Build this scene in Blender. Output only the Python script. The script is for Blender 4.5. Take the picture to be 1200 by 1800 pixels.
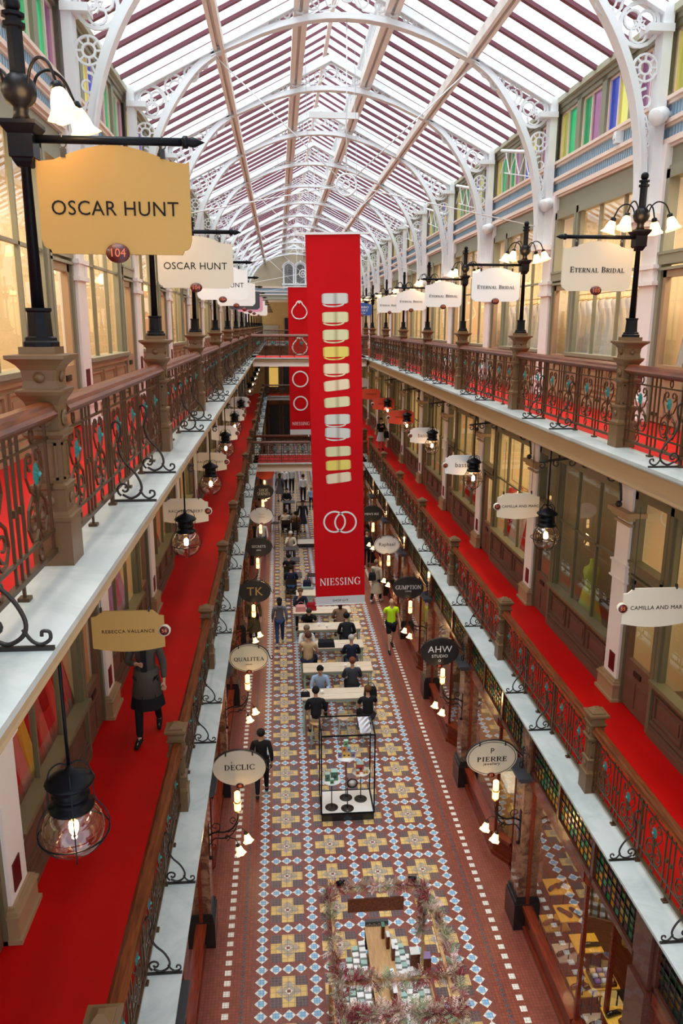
import bpy, math, random
from mathutils import Vector, Matrix
PI = math.pi
random.seed(7)
for o in list(bpy.data.objects):
    bpy.data.objects.remove(o)
SC = bpy.context.scene
COL = SC.collection

# ------------------------------------------------------------------ camera, sky, light, exposure
CAMZ = 10.4
cam_d = bpy.data.cameras.new('camera')
cam = bpy.data.objects.new('camera', cam_d)
COL.objects.link(cam)
cam_d.sensor_fit = 'VERTICAL'
cam_d.sensor_height = 36.0
cam_d.lens = 1352.92 * 36.0 / 1800.0
cam_d.clip_start = 0.05
cam_d.clip_end = 400
PIT, YAW, ROLL = .2389, .0807, -.0039
cam.matrix_world = (Matrix.Translation((0, 0, CAMZ)) @ Matrix.Rotation(-YAW, 4, 'Z')
                    @ Matrix.Rotation(PI/2 - PIT, 4, 'X') @ Matrix.Rotation(-ROLL, 4, 'Z'))
SC.camera = cam
SC.view_settings.view_transform = 'Standard'
SC.view_settings.look = 'None'
SC.view_settings.exposure = 0.85
SC.view_settings.gamma = 1.0
SC.view_settings.use_curve_mapping = False

world = bpy.data.worlds.new('sky')
SC.world = world
world.use_nodes = True
wn = world.node_tree
wn.nodes.clear()
w_out = wn.nodes.new('ShaderNodeOutputWorld')
w_bg = wn.nodes.new('ShaderNodeBackground')
w_tc = wn.nodes.new('ShaderNodeTexCoord')
w_no = wn.nodes.new('ShaderNodeTexNoise')
w_no.inputs['Scale'].default_value = 2.2
w_no.inputs['Detail'].default_value = 5
w_rp = wn.nodes.new('ShaderNodeValToRGB')
w_rp.color_ramp.elements[0].position = .35
w_rp.color_ramp.elements[0].color = (.62, .76, .88, 1)
w_rp.color_ramp.elements[1].position = .62
w_rp.color_ramp.elements[1].color = (.96, .98, 1, 1)
wn.links.new(w_tc.outputs['Generated'], w_no.inputs['Vector'])
wn.links.new(w_no.outputs['Fac'], w_rp.inputs['Fac'])
wn.links.new(w_rp.outputs['Color'], w_bg.inputs['Color'])
w_bg.inputs['Strength'].default_value = 0.95
wn.links.new(w_bg.outputs['Background'], w_out.inputs['Surface'])

sun_d = bpy.data.lights.new('sun', 'SUN')
sun_d.energy = 4.4
sun_d.angle = math.radians(50)
sun_d.color = (1, .985, .96)
sun = bpy.data.objects.new('sun', sun_d)
COL.objects.link(sun)
sun.rotation_euler = (math.radians(8), math.radians(-10), 0)
sun.location = (3, 20, 40)
try:
    SC.cycles.max_bounces = 6
    SC.cycles.diffuse_bounces = 3
    SC.cycles.glossy_bounces = 3
    SC.cycles.transmission_bounces = 4
    SC.cycles.transparent_max_bounces = 12
    SC.cycles.caustics_reflective = False
    SC.cycles.caustics_refractive = False
    SC.cycles.sample_clamp_indirect = 6
    SC.cycles.use_denoising = True
    SC.cycles.use_adaptive_sampling = True
    SC.cycles.adaptive_threshold = 0.03
except Exception:
    pass

# ------------------------------------------------------------------ measurements of the hall
XC = 1.375          # centre line of the hall
ZG = (0.0, 4.3, 8.98)
SP, Y0P = 4.228, 4.73     # gallery posts
SW, Y0W = 4.55, 11.4      # upper pilasters, near corner of number 0
SGC, Y0G = 4.33, 11.25    # ground columns, near corner of number 0
YB0, YB1 = 34.35, 36.9    # footbridge
YEND = 68.2
ORD = ['first', 'second', 'third', 'fourth', 'fifth', 'sixth', 'seventh', 'eighth', 'ninth', 'tenth', 'eleventh', 'twelfth',
       'thirteenth', 'fourteenth', 'fifteenth', 'sixteenth', 'seventeenth', 'eighteenth', 'nineteenth', 'twentieth']
SIDE = {-1: 'left', 1: 'right'}
def nth(n):
    return ORD[n-1]+' from the camera' if n > 0 else 'beside the camera, outside the picture'

# ------------------------------------------------------------------ materials
MATS = {}
def mat(name, col, rough=.5, metal=0., bump=0., bscale=40., var=0., vscale=4., spec=.5, emit=None, estr=1., coat=0.):
    if name in MATS:
        return MATS[name]
    m = bpy.data.materials.new(name)
    m.use_nodes = True
    nt = m.node_tree
    b = nt.nodes['Principled BSDF']
    b.inputs['Base Color'].default_value = (*col, 1)
    b.inputs['Roughness'].default_value = rough
    b.inputs['Metallic'].default_value = metal
    b.inputs['Specular IOR Level'].default_value = spec
    if coat:
        b.inputs['Coat Weight'].default_value = coat
    if emit:
        b.inputs['Emission Color'].default_value = (*emit, 1)
        b.inputs['Emission Strength'].default_value = estr
    if var or bump:
        tc = nt.nodes.new('ShaderNodeTexCoord')
    if var:
        n = nt.nodes.new('ShaderNodeTexNoise')
        n.inputs['Scale'].default_value = vscale
        n.inputs['Detail'].default_value = 4
        nt.links.new(tc.outputs['Object'], n.inputs['Vector'])
        mx = nt.nodes.new('ShaderNodeMix')
        mx.data_type = 'RGBA'
        mx.inputs[6].default_value = (*[c*(1-var) for c in col], 1)
        mx.inputs[7].default_value = (*[min(1, c*(1+var)) for c in col], 1)
        nt.links.new(n.outputs['Fac'], mx.inputs[0])
        nt.links.new(mx.outputs[2], b.inputs['Base Color'])
    if bump:
        n2 = nt.nodes.new('ShaderNodeTexNoise')
        n2.inputs['Scale'].default_value = bscale
        nt.links.new(tc.outputs['Object'], n2.inputs['Vector'])
        bp = nt.nodes.new('ShaderNodeBump')
        bp.inputs['Strength'].default_value = bump
        bp.inputs['Distance'].default_value = .01
        nt.links.new(n2.outputs['Fac'], bp.inputs['Height'])
        nt.links.new(bp.outputs['Normal'], b.inputs['Normal'])
    MATS[name] = m
    return m

def wood(name, c1, c2, rough=.35, axis=1, scale=3., coat=.2):
    if name in MATS:
        return MATS[name]
    m = bpy.data.materials.new(name)
    m.use_nodes = True
    nt = m.node_tree
    b = nt.nodes['Principled BSDF']
    tc = nt.nodes.new('ShaderNodeTexCoord')
    mp = nt.nodes.new('ShaderNodeMapping')
    s = [scale*12]*3
    s[axis] = scale
    mp.inputs['Scale'].default_value = s
    n = nt.nodes.new('ShaderNodeTexNoise')
    n.inputs['Scale'].default_value = 1.
    n.inputs['Detail'].default_value = 6
    n.inputs['Distortion'].default_value = .6
    r = nt.nodes.new('ShaderNodeValToRGB')
    r.color_ramp.elements[0].position = .3
    r.color_ramp.elements[0].color = (*c1, 1)
    r.color_ramp.elements[1].position = .7
    r.color_ramp.elements[1].color = (*c2, 1)
    nt.links.new(tc.outputs['Object'], mp.inputs['Vector'])
    nt.links.new(mp.outputs['Vector'], n.inputs['Vector'])
    nt.links.new(n.outputs['Fac'], r.inputs['Fac'])
    nt.links.new(r.outputs['Color'], b.inputs['Base Color'])
    b.inputs['Roughness'].default_value = rough
    b.inputs['Coat Weight'].default_value = coat
    b.inputs['Specular IOR Level'].default_value = .3
    MATS[name] = m
    return m

def marble(name, base, vein, rough=.25, scale=3.):
    if name in MATS:
        return MATS[name]
    m = bpy.data.materials.new(name)
    m.use_nodes = True
    nt = m.node_tree
    b = nt.nodes['Principled BSDF']
    tc = nt.nodes.new('ShaderNodeTexCoord')
    n = nt.nodes.new('ShaderNodeTexNoise')
    n.inputs['Scale'].default_value = scale
    n.inputs['Detail'].default_value = 8
    n.inputs['Roughness'].default_value = .65
    n.inputs['Distortion'].default_value = 1.2
    r = nt.nodes.new('ShaderNodeValToRGB')
    r.color_ramp.elements[0].position = .42
    r.color_ramp.elements[0].color = (*vein, 1)
    r.color_ramp.elements[1].position = .58
    r.color_ramp.elements[1].color = (*base, 1)
    nt.links.new(tc.outputs['Object'], n.inputs['Vector'])
    nt.links.new(n.outputs['Fac'], r.inputs['Fac'])
    nt.links.new(r.outputs['Color'], b.inputs['Base Color'])
    b.inputs['Roughness'].default_value = rough
    MATS[name] = m
    return m

def glass(name, tint=(1, 1, 1), refl=.06, rough=0., frost=0., fcol=(1, 1, 1)):
    """thin pane: see-through, mirror-like at grazing angles, optionally milky"""
    if name in MATS:
        return MATS[name]
    m = bpy.data.materials.new(name)
    m.use_nodes = True
    nt = m.node_tree
    nt.nodes.clear()
    out = nt.nodes.new('ShaderNodeOutputMaterial')
    tr = nt.nodes.new('ShaderNodeBsdfTransparent')
    tr.inputs['Color'].default_value = (*tint, 1)
    gl = nt.nodes.new('ShaderNodeBsdfGlossy')
    gl.inputs['Roughness'].default_value = rough
    gl.inputs['Color'].default_value = (1, 1, 1, 1)
    lw = nt.nodes.new('ShaderNodeLayerWeight')
    pw = nt.nodes.new('ShaderNodeMath')
    pw.operation = 'POWER'
    pw.inputs[1].default_value = 4.
    nt.links.new(lw.outputs['Facing'], pw.inputs[0])
    ad = nt.nodes.new('ShaderNodeMath')
    ad.operation = 'MULTIPLY_ADD'
    ad.inputs[1].default_value = .75
    ad.inputs[2].default_value = refl
    nt.links.new(pw.outputs[0], ad.inputs[0])
    mx = nt.nodes.new('ShaderNodeMixShader')
    nt.links.new(ad.outputs[0], mx.inputs[0])
    src = tr
    if frost:
        tl = nt.nodes.new('ShaderNodeBsdfTranslucent')
        tl.inputs['Color'].default_value = (*fcol, 1)
        m2 = nt.nodes.new('ShaderNodeMixShader')
        m2.inputs[0].default_value = frost
        nt.links.new(tr.outputs[0], m2.inputs[1])
        nt.links.new(tl.outputs[0], m2.inputs[2])
        src = m2
    nt.links.new(src.outputs[0], mx.inputs[1])
    nt.links.new(gl.outputs[0], mx.inputs[2])
    nt.links.new(mx.outputs[0], out.inputs['Surface'])
    MATS[name] = m
    return m

def tiled(name, c1, c2, grout, size=.055, rough=.3, vary=.25):
    """small square tiles with grout lines, in the ground plane"""
    if name in MATS:
        return MATS[name]
    m = bpy.data.materials.new(name)
    m.use_nodes = True
    nt = m.node_tree
    b = nt.nodes['Principled BSDF']
    tc = nt.nodes.new('ShaderNodeTexCoord')
    br = nt.nodes.new('ShaderNodeTexBrick')
    br.offset = 0
    br.inputs['Color1'].default_value = (*c1, 1)
    br.inputs['Color2'].default_value = (*c2, 1)
    br.inputs['Mortar'].default_value = (*grout, 1)
    br.inputs['Scale'].default_value = 1
    br.inputs['Brick Width'].default_value = size
    br.inputs['Row Height'].default_value = size
    br.inputs['Mortar Size'].default_value = size*.055
    nt.links.new(tc.outputs['Object'], br.inputs['Vector'])
    n = nt.nodes.new('ShaderNodeTexNoise')
    n.inputs['Scale'].default_value = .9
    n.inputs['Detail'].default_value = 3
    nt.links.new(tc.outputs['Object'], n.inputs['Vector'])
    mr = nt.nodes.new('ShaderNodeMapRange')
    mr.inputs[3].default_value = rough*.75
    mr.inputs[4].default_value = rough*1.4
    nt.links.new(n.outputs['Fac'], mr.inputs[0])
    nt.links.new(mr.outputs[0], b.inputs['Roughness'])
    nt.links.new(br.outputs['Color'], b.inputs['Base Color'])
    MATS[name] = m
    return m

def M(n):
    return MATS[n]
mat('white_iron', (.80, .79, .80), .4)
mat('cream_iron', (.74, .56, .46), .45)
mat('pink_cream', (.86, .77, .73), .5, var=.03)
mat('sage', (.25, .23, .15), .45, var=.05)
mat('sage_shaded', (.15, .125, .065), .4)  # sage again, darkened to paint in the dimmer light of the first floor
mat('sage_light', (.42, .40, .28), .45)
mat('tan', (.38, .24, .13), .5, var=.04)
mat('brown_panel', (.135, .066, .038), .5, var=.05)
mat('fascia', (.50, .34, .19), .5, var=.03)
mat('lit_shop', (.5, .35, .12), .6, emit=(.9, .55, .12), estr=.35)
mat('pedestal', (.150, .082, .036), .42, spec=.4)
mat('bronze_iron', (.070, .034, .014), .38, metal=.15, spec=.35)
mat('verdigris', (.055, .30, .29), .5, var=.25, vscale=60)
mat('black_iron', (.004, .004, .006), .36, spec=.14)
mat('dark_iron', (.018, .014, .012), .4, spec=.4)
mat('carpet_red', (.50, .0025, .002), .5, bump=.15, bscale=300, var=.2, vscale=1.2, spec=.16)
mat('maroon_bar', (.16, .035, .055), .45)
mat('powder_blue', (.36, .50, .64), .5)
mat('pink_trim', (.82, .64, .54), .5)
mat('purlin', (.90, .82, .76), .5)
mat('peach_wall', (.84, .74, .60), .6)
mat('cream_wall', (.72, .58, .36), .6, var=.05)
mat('ochre_wall', (.55, .35, .12), .6, var=.1)
mat('beige_wall', (.38, .30, .20), .6, var=.05)
mat('paper_white', (.85, .83, .82), .45)
mat('sign_cream', (.62, .53, .41), .45, bump=.05, bscale=200)
mat('sign_tan', (.42, .225, .045), .42, bump=.05, bscale=200)
mat('sign_black', (.012, .012, .014), .35)
mat('sign_red', (.62, .06, .02), .4)
mat('sign_pink', (.72, .32, .45), .45)
mat('sign_grey', (.05, .05, .06), .45)
mat('sign_blue', (.02, .09, .35), .4)
mat('sign_ivory', (.80, .70, .50), .4)
mat('letter_dark', (.015, .010, .008), .6, spec=.1)
mat('letter_white', (.85, .85, .85), .5)
mat('letter_gold', (.55, .36, .12), .35, metal=.5)
mat('maroon_oval', (.085, .006, .005), .35)
mat('numeral_red', (.75, .16, .06), .4)
mat('lampglass_warm', (1, .75, .4), .3, emit=(1, .60, .24), estr=1.35)
mat('bulb', (1, .8, .5), .3, emit=(1, .68, .33), estr=28.)
mat('brass', (.55, .36, .11), .3, metal=.9)
mat('plinth_black', (.012, .011, .011), .22, spec=.6)
mat('white_paint', (.82, .82, .82), .4)
mat('banner_red', (.56, .003, .007), .6, bump=.25, bscale=5, var=.08, vscale=1.2, spec=.12)
mat('banner_grey', (.62, .62, .66), .55)
mat('silver', (.72, .72, .70), .22, metal=.9)
mat('gold_pale', (.80, .72, .42), .28, metal=.85)
mat('gold_yellow', (.85, .62, .16), .28, metal=.85)
mat('gold_rose', (.85, .66, .45), .28, metal=.85)
mat('mint', (.36, .52, .47), .45)
mat('steel', (.45, .45, .46), .3, metal=.9)
mat('skin', (.55, .32, .22), .5)
mat('skin_dark', (.30, .16, .10), .5)
mat('skin_light', (.70, .46, .36), .5)
mat('foil', (.85, .85, .88), .12, metal=.9)
marble('marble_ledge', (.50, .53, .53), (.40, .44, .44), .3, 1.2)
marble('marble_brown', (.10, .040, .024), (.27, .14, .085), .10, 4.)
wood('mahogany', (.060, .012, .004), (.19, .045, .010), .34, coat=0.)
wood('dark_wood', (.055, .014, .009), (.12, .03, .015), .25)
wood('red_wood', (.11, .014, .006), (.22, .034, .012), .22)
wood('oak', (.42, .22, .09), (.60, .36, .16), .4)
wood('pale_oak', (.55, .44, .33), (.70, .58, .45), .45, axis=0)
wood('yellow_wood', (.62, .33, .03), (.80, .47, .07), .35)
def printed(name, lo, hi, x0=-.30, x1=.34):
    m = bpy.data.materials.new(name); m.use_nodes = True
    nt = m.node_tree; b = nt.nodes['Principled BSDF']
    tc = nt.nodes.new('ShaderNodeTexCoord'); sp = nt.nodes.new('ShaderNodeSeparateXYZ')
    mr = nt.nodes.new('ShaderNodeMapRange'); r = nt.nodes.new('ShaderNodeValToRGB')
    mr.inputs[1].default_value = x0; mr.inputs[2].default_value = x1
    e = r.color_ramp.elements
    e[0].position = 0; e[0].color = (*lo, 1); e[1].position = 1; e[1].color = (*lo, 1)
    for p, c in ((.12, hi), (.40, hi), (.52, tuple((u*.65+v*.35) for u, v in zip(lo, hi))), (.62, hi), (.90, hi)):
        q = e.new(p); q.color = (*c, 1)
    nt.links.new(tc.outputs['Object'], sp.inputs[0]); nt.links.new(sp.outputs[0], mr.inputs[0])
    nt.links.new(mr.outputs[0], r.inputs[0]); nt.links.new(r.outputs[0], b.inputs['Base Color'])
    b.inputs['Roughness'].default_value = .5
    MATS[name] = m
printed('print_silver', (.22, .20, .19), (.66, .66, .62))
printed('print_pale', (.30, .26, .10), (.72, .70, .42))
printed('print_yellow', (.38, .22, .02), (.80, .66, .14))
printed('print_rose', (.42, .22, .09), (.82, .70, .50))
mat('print_white', (.78, .76, .75), .5)
glass('clear_glass', (.96, .97, .96), .08)
glass('case_glass', (.985, .99, .99), .01)
glass('roof_glass', (.78, .86, .90), .02, .1, frost=.3, fcol=(.85, .95, 1))
glass('bulb_glass', (.88, .78, .68), .12)
glass('shop_glass', (.92, .93, .92), .20)
for n_, c_ in dict(blue=(.02, .07, .62), purple=(.30, .10, .22), yellow=(.72, .66, .12), green=(.0, .42, .13),
                   amber=(.80, .42, .04), aqua=(.12, .5, .42), red=(.5, .05, .03)).items():
    glass('stained_'+n_, c_, .02, .2, frost=.55, fcol=c_)
tiled('tile_terracotta', (.28, .070, .042), (.21, .052, .032), (.09, .035, .03))
tiled('tile_red', (.25, .070, .050), (.19, .052, .04), (.10, .045, .04), .045)
tiled('tile_slate', (.105, .07, .085), (.075, .05, .062), (.20, .14, .12))
tiled('tile_yellow', (.70, .48, .17), (.60, .40, .14), (.34, .24, .12), .098)
tiled('tile_beige', (.40, .34, .27), (.34, .28, .22), (.2, .16, .13), .098)
tiled('tile_white', (.80, .78, .74), (.74, .72, .69), (.35, .3, .28), .05)
tiled('tile_blue', (.22, .42, .62), (.28, .48, .66), (.07, .18, .4), .05)

# ------------------------------------------------------------------ mesh builder
class MB:
    def __init__(s, mir=1, off=0.):
        s.v = []; s.f = []; s.mi = []; s.sm = []; s.mir = mir; s.off = off
    def add(s, vs, fs, mi=0, smooth=False):
        b = len(s.v)
        s.v += [(s.off + s.mir*v[0], v[1], v[2]) for v in vs]
        for f in fs:
            g = [b+i for i in f]
            if s.mir < 0:
                g.reverse()
            s.f.append(g); s.mi.append(mi); s.sm.append(smooth)
        return s
    def box(s, x0, x1, y0, y1, z0, z1, mi=0):
        vs = [(x0, y0, z0), (x1, y0, z0), (x1, y1, z0), (x0, y1, z0), (x0, y0, z1), (x1, y0, z1), (x1, y1, z1), (x0, y1, z1)]
        return s.add(vs, [(3, 2, 1, 0), (4, 5, 6, 7), (0, 1, 5, 4), (1, 2, 6, 5), (2, 3, 7, 6), (3, 0, 4, 7)], mi)
    def frus(s, cx, cy, z0, w0, z1, w1, mi=0, d0=None, d1=None):
        d0 = w0 if d0 is None else d0; d1 = w1 if d1 is None else d1
        a, b, c, d = w0/2, d0/2, w1/2, d1/2
        vs = [(cx-a, cy-b, z0), (cx+a, cy-b, z0), (cx+a, cy+b, z0), (cx-a, cy+b, z0),
              (cx-c, cy-d, z1), (cx+c, cy-d, z1), (cx+c, cy+d, z1), (cx-c, cy+d, z1)]
        return s.add(vs, [(3, 2, 1, 0), (4, 5, 6, 7), (0, 1, 5, 4), (1, 2, 6, 5), (2, 3, 7, 6), (3, 0, 4, 7)], mi)
    def sq(s, cx, cy, prof, mi=0):
        for (z0, w0), (z1, w1) in zip(prof[:-1], prof[1:]):
            if z1 > z0:
                s.frus(cx, cy, z0, w0, z1, w1, mi)
        return s
    def tube(s, pts, r, seg=6, closed=False, mi=0, caps=True):
        P = [Vector(p) for p in pts]
        n = len(P)
        rs = r if isinstance(r, (list, tuple)) else [r]*n
        vs = []
        up = None
        for i in range(n):
            if closed:
                t = P[(i+1) % n] - P[i-1]
            else:
                t = P[min(i+1, n-1)] - P[max(i-1, 0)]
            t = t.normalized() if t.length > 1e-9 else Vector((0, 0, 1))
            if up is None:
                up = Vector((0, 0, 1)) if abs(t.z) < .9 else Vector((1, 0, 0))
            a = t.cross(up)
            if a.length < 1e-4:
                a = t.cross(Vector((0, 1, 0)))
            a.normalize()
            b = a.cross(t).normalized()
            up = b
            for k in range(seg):
                th = 2*PI*(k+.5)/seg
                vs.append(tuple(P[i] + rs[i]*(math.cos(th)*a + math.sin(th)*b)))
        fs = []
        m = n if closed else n-1
        for i in range(m):
            for k in range(seg):
                a0 = i*seg+k; a1 = i*seg+(k+1) % seg
                b0 = ((i+1) % n)*seg+k; b1 = ((i+1) % n)*seg+(k+1) % seg
                fs.append((a0, a1, b1, b0))
        if caps and not closed:
            fs.append(tuple(reversed(range(seg)))); fs.append(tuple(range((n-1)*seg, n*seg)))
        fs = [tuple(reversed(f)) for f in fs]
        return s.add(vs, fs, mi, seg > 4)
    def ring(s, c, r, rt, plane='xz', seg=14, tseg=5, mi=0, sx=1., sy=1.):
        pts = []
        for k in range(seg):
            t = 2*PI*k/seg
            a, b = r*sx*math.cos(t), r*sy*math.sin(t)
            pts.append({'xz': (c[0]+a, c[1], c[2]+b), 'yz': (c[0], c[1]+a, c[2]+b), 'xy': (c[0]+a, c[1]+b, c[2])}[plane])
        return s.tube(pts, rt, tseg, True, mi)
    def flatring(s, c, r0, r1, y0, y1, seg=20, mi=0, a0=0., a1=2*PI, plane='xz', sx=1., sz=1.):
        vs = []; full = abs(a1-a0-2*PI) < 1e-6
        n = seg if full else seg+1
        for k in range(n):
            t = a0+(a1-a0)*k/seg
            for rr, yy in ((r0, y0), (r1, y0), (r1, y1), (r0, y1)):
                p = (c[0]+rr*sx*math.cos(t), c[1]+yy, c[2]+rr*sz*math.sin(t))
                if plane == 'xy':
                    p = (c[0]+rr*sx*math.cos(t), c[1]+rr*sz*math.sin(t), c[2]+yy)
                vs.append(p)
        fs = []
        for k in range(seg):
            i = 4*k; j = 4*((k+1) % n)
            fs += [(i, i+1, j+1, j), (i+1, i+2, j+2, j+1), (i+2, i+3, j+3, j+2), (i+3, i, j, j+3)]
        if not full:
            fs += [(0, 3, 2, 1), (4*seg, 4*seg+1, 4*seg+2, 4*seg+3)]
        return s.add(vs, fs, mi)
    def lathe(s, prof, c, seg=12, mi=0, ax=None, smooth=True, flute=0., nf=6):
        """prof: (radius, height) list, round the axis ax (default up) through c"""
        vs = []
        c = Vector(c)
        A = Vector(ax).normalized() if ax else Vector((0, 0, 1))
        X = A.cross(Vector((0, 1, 0)))
        if X.length < .1:
            X = Vector((1, 0, 0))
        X.normalize(); Y = A.cross(X)
        for i, (r, h) in enumerate(prof):
            for k in range(seg):
                t = 2*PI*k/seg
                rr = r
                if flute and i >= len(prof)-2:
                    rr = r*(1+flute*math.cos(nf*t))
                vs.append(tuple(c + A*h + X*rr*math.cos(t) + Y*rr*math.sin(t)))
        fs = []
        for i in range(len(prof)-1):
            for k in range(seg):
                a = i*seg+k; b = i*seg+(k+1) % seg
                fs.append((a, b, b+seg, a+seg))
        if prof[0][0] > 1e-4 and not flute:
            fs.append(tuple(reversed(range(seg))))
        if prof[-1][0] > 1e-4 and not flute:
            fs.append(tuple(range((len(prof)-1)*seg, len(prof)*seg)))
        return s.add(vs, fs, mi, smooth)
    def ball(s, c, r, seg=12, mi=0, sz=1., rings=7):
        prof = [(max(1e-5, r*math.sin(PI*i/rings)), -r*sz*math.cos(PI*i/rings)) for i in range(rings+1)]
        return s.lathe(prof, c, seg, mi)
    def prism(s, poly, y0, y1, mi=0, plane='xz', smooth=False):
        n = len(poly)
        def q(a, b, t):
            return {'xz': (a, t, b), 'yz': (t, a, b), 'xy': (a, b, t)}[plane]
        vs = [q(a, b, y0) for a, b in poly] + [q(a, b, y1) for a, b in poly]
        fs = [tuple(range(n)), tuple(reversed(range(n, 2*n)))]
        fs += [(i, i+n, (i+1) % n+n, (i+1) % n) for i in range(n)]
        ar = sum(poly[i][0]*poly[(i+1) % n][1]-poly[(i+1) % n][0]*poly[i][1] for i in range(n))
        flip = (ar < 0) != (plane in ('yz', 'xy'))
        if y1 < y0:
            flip = not flip
        if flip:
            fs = [tuple(reversed(f)) for f in fs]
        return s.add(vs, fs, mi)
    def strip(s, outer, inner, y0, y1, mi=0, plane='xz', closed=False):
        """flat band between two polylines, extruded"""
        n = len(outer)
        def q(p, t):
            return {'xz': (p[0], t, p[1]), 'yz': (t, p[0], p[1]), 'xy': (p[0], p[1], t)}[plane]
        vs = []
        for a, b in zip(outer, inner):
            vs += [q(a, y0), q(b, y0), q(b, y1), q(a, y1)]
        fs = []
        for i in range(n if closed else n-1):
            a = 4*i; b = 4*((i+1) % n)
            for k in range(4):
                fs.append((a+k, a+(k+1) % 4, b+(k+1) % 4, b+k))
        if not closed:
            fs += [(3, 2, 1, 0), tuple(4*(n-1)+k for k in range(4))]
        return s.add(vs, fs, mi)
    def build(s, name, m, parent=None, loc=None, rot=None, kind=None):
        me = bpy.data.meshes.new(name)
        me.from_pydata(s.v, [], s.f)
        ms = m if isinstance(m, (list, tuple)) else [m]
        for k in ms:
            me.materials.append(MATS[k] if isinstance(k, str) else k)
        if len(ms) > 1:
            me.polygons.foreach_set('material_index', s.mi)
        me.polygons.foreach_set('use_smooth', s.sm)
        me.update()
        o = bpy.data.objects.new(name, me)
        COL.objects.link(o)
        if parent is not None:
            o.parent = parent
        if loc:
            o.location = loc
        if rot:
            o.rotation_euler = rot
        if kind:
            o['kind'] = kind
        return o

def tag(o, label, cat, group=None, kind=None):
    o['label'] = label; o['category'] = cat
    if group: o['group'] = group
    if kind: o['kind'] = kind
    return o
def thing(name, label, cat, loc=(0, 0, 0), rz=0., group=None):
    o = bpy.data.objects.new(name, None)
    o.empty_display_size = .1
    COL.objects.link(o)
    o.location = loc; o.rotation_euler = (0, 0, rz)
    return tag(o, label, cat, group)
def dup(root, loc=None, label=None, group=None, rz=None):
    r = root.copy(); COL.objects.link(r)
    if loc is not None: r.location = loc
    if rz is not None: r.rotation_euler = (0, 0, rz)
    if label: r['label'] = label
    if group: r['group'] = group
    for ch in root.children:
        c = ch.copy(); COL.objects.link(c); c.parent = r
        for g in ch.children:
            d = g.copy(); COL.objects.link(d); d.parent = c
    return r
NTR = [0]
def trim(mb, m):
    NTR[0] += 1
    return mb.build('trim_%d' % NTR[0], m, kind='structure')
def struct(name, mb, m, parent=None):
    return mb.build(name, m, parent, kind='structure')
def spiral(c, r0, r1, a0, a1, n=14):
    out = []
    for k in range(n+1):
        t = k/n; r = r0+(r1-r0)*t; a = a0+(a1-a0)*t
        out.append((c[0]+r*math.cos(a), c[1]+r*math.sin(a)))
    return out
def bez(pts, n=10):
    """smooth curve through points (Catmull-Rom)"""
    P = [Vector(p) for p in pts]
    P = [2*P[0]-P[1]] + P + [2*P[-1]-P[-2]]
    out = []
    for i in range(1, len(P)-2):
        for k in range(n):
            t = k/n
            a, b, c, d = P[i-1], P[i], P[i+1], P[i+2]
            out.append(tuple(.5*((2*b)+(c-a)*t+(2*a-5*b+4*c-d)*t*t+(-a+3*b-3*c+d)*t**3)))
    out.append(tuple(P[-2]))
    return out

# ------------------------------------------------------------------ lettering
_TX = {}
def text_geo(txt, size, extrude=.003, bold=0., spacing=1.):
    key = (txt, size, extrude, bold, spacing)
    if key not in _TX:
        cu = bpy.data.curves.new('lettering', 'FONT')
        cu.body = txt; cu.size = size; cu.extrude = extrude; cu.offset = bold
        cu.align_x = 'CENTER'; cu.align_y = 'CENTER'; cu.space_character = spacing
        cu.resolution_u = 3
        ob = bpy.data.objects.new('lettering', cu)
        COL.objects.link(ob)
        me = bpy.data.meshes.new_from_object(ob.evaluated_get(bpy.context.evaluated_depsgraph_get()))
        _TX[key] = ([tuple(v.co) for v in me.vertices], [tuple(p.vertices) for p in me.polygons])
        bpy.data.objects.remove(ob); bpy.data.curves.remove(cu); bpy.data.meshes.remove(me)
    return _TX[key]
def put_text(mb, txt, size, x, z, y, extrude=.003, bold=0., spacing=1., mi=0, sx=1.):
    """letters in the vertical plane facing the viewer (-y)"""
    vs, fs = text_geo(txt, size, extrude, bold, spacing)
    mb.add([(x+v[0]*sx, y-v[2], z+v[1]) for v in vs], fs, mi)
    return mb
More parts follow.
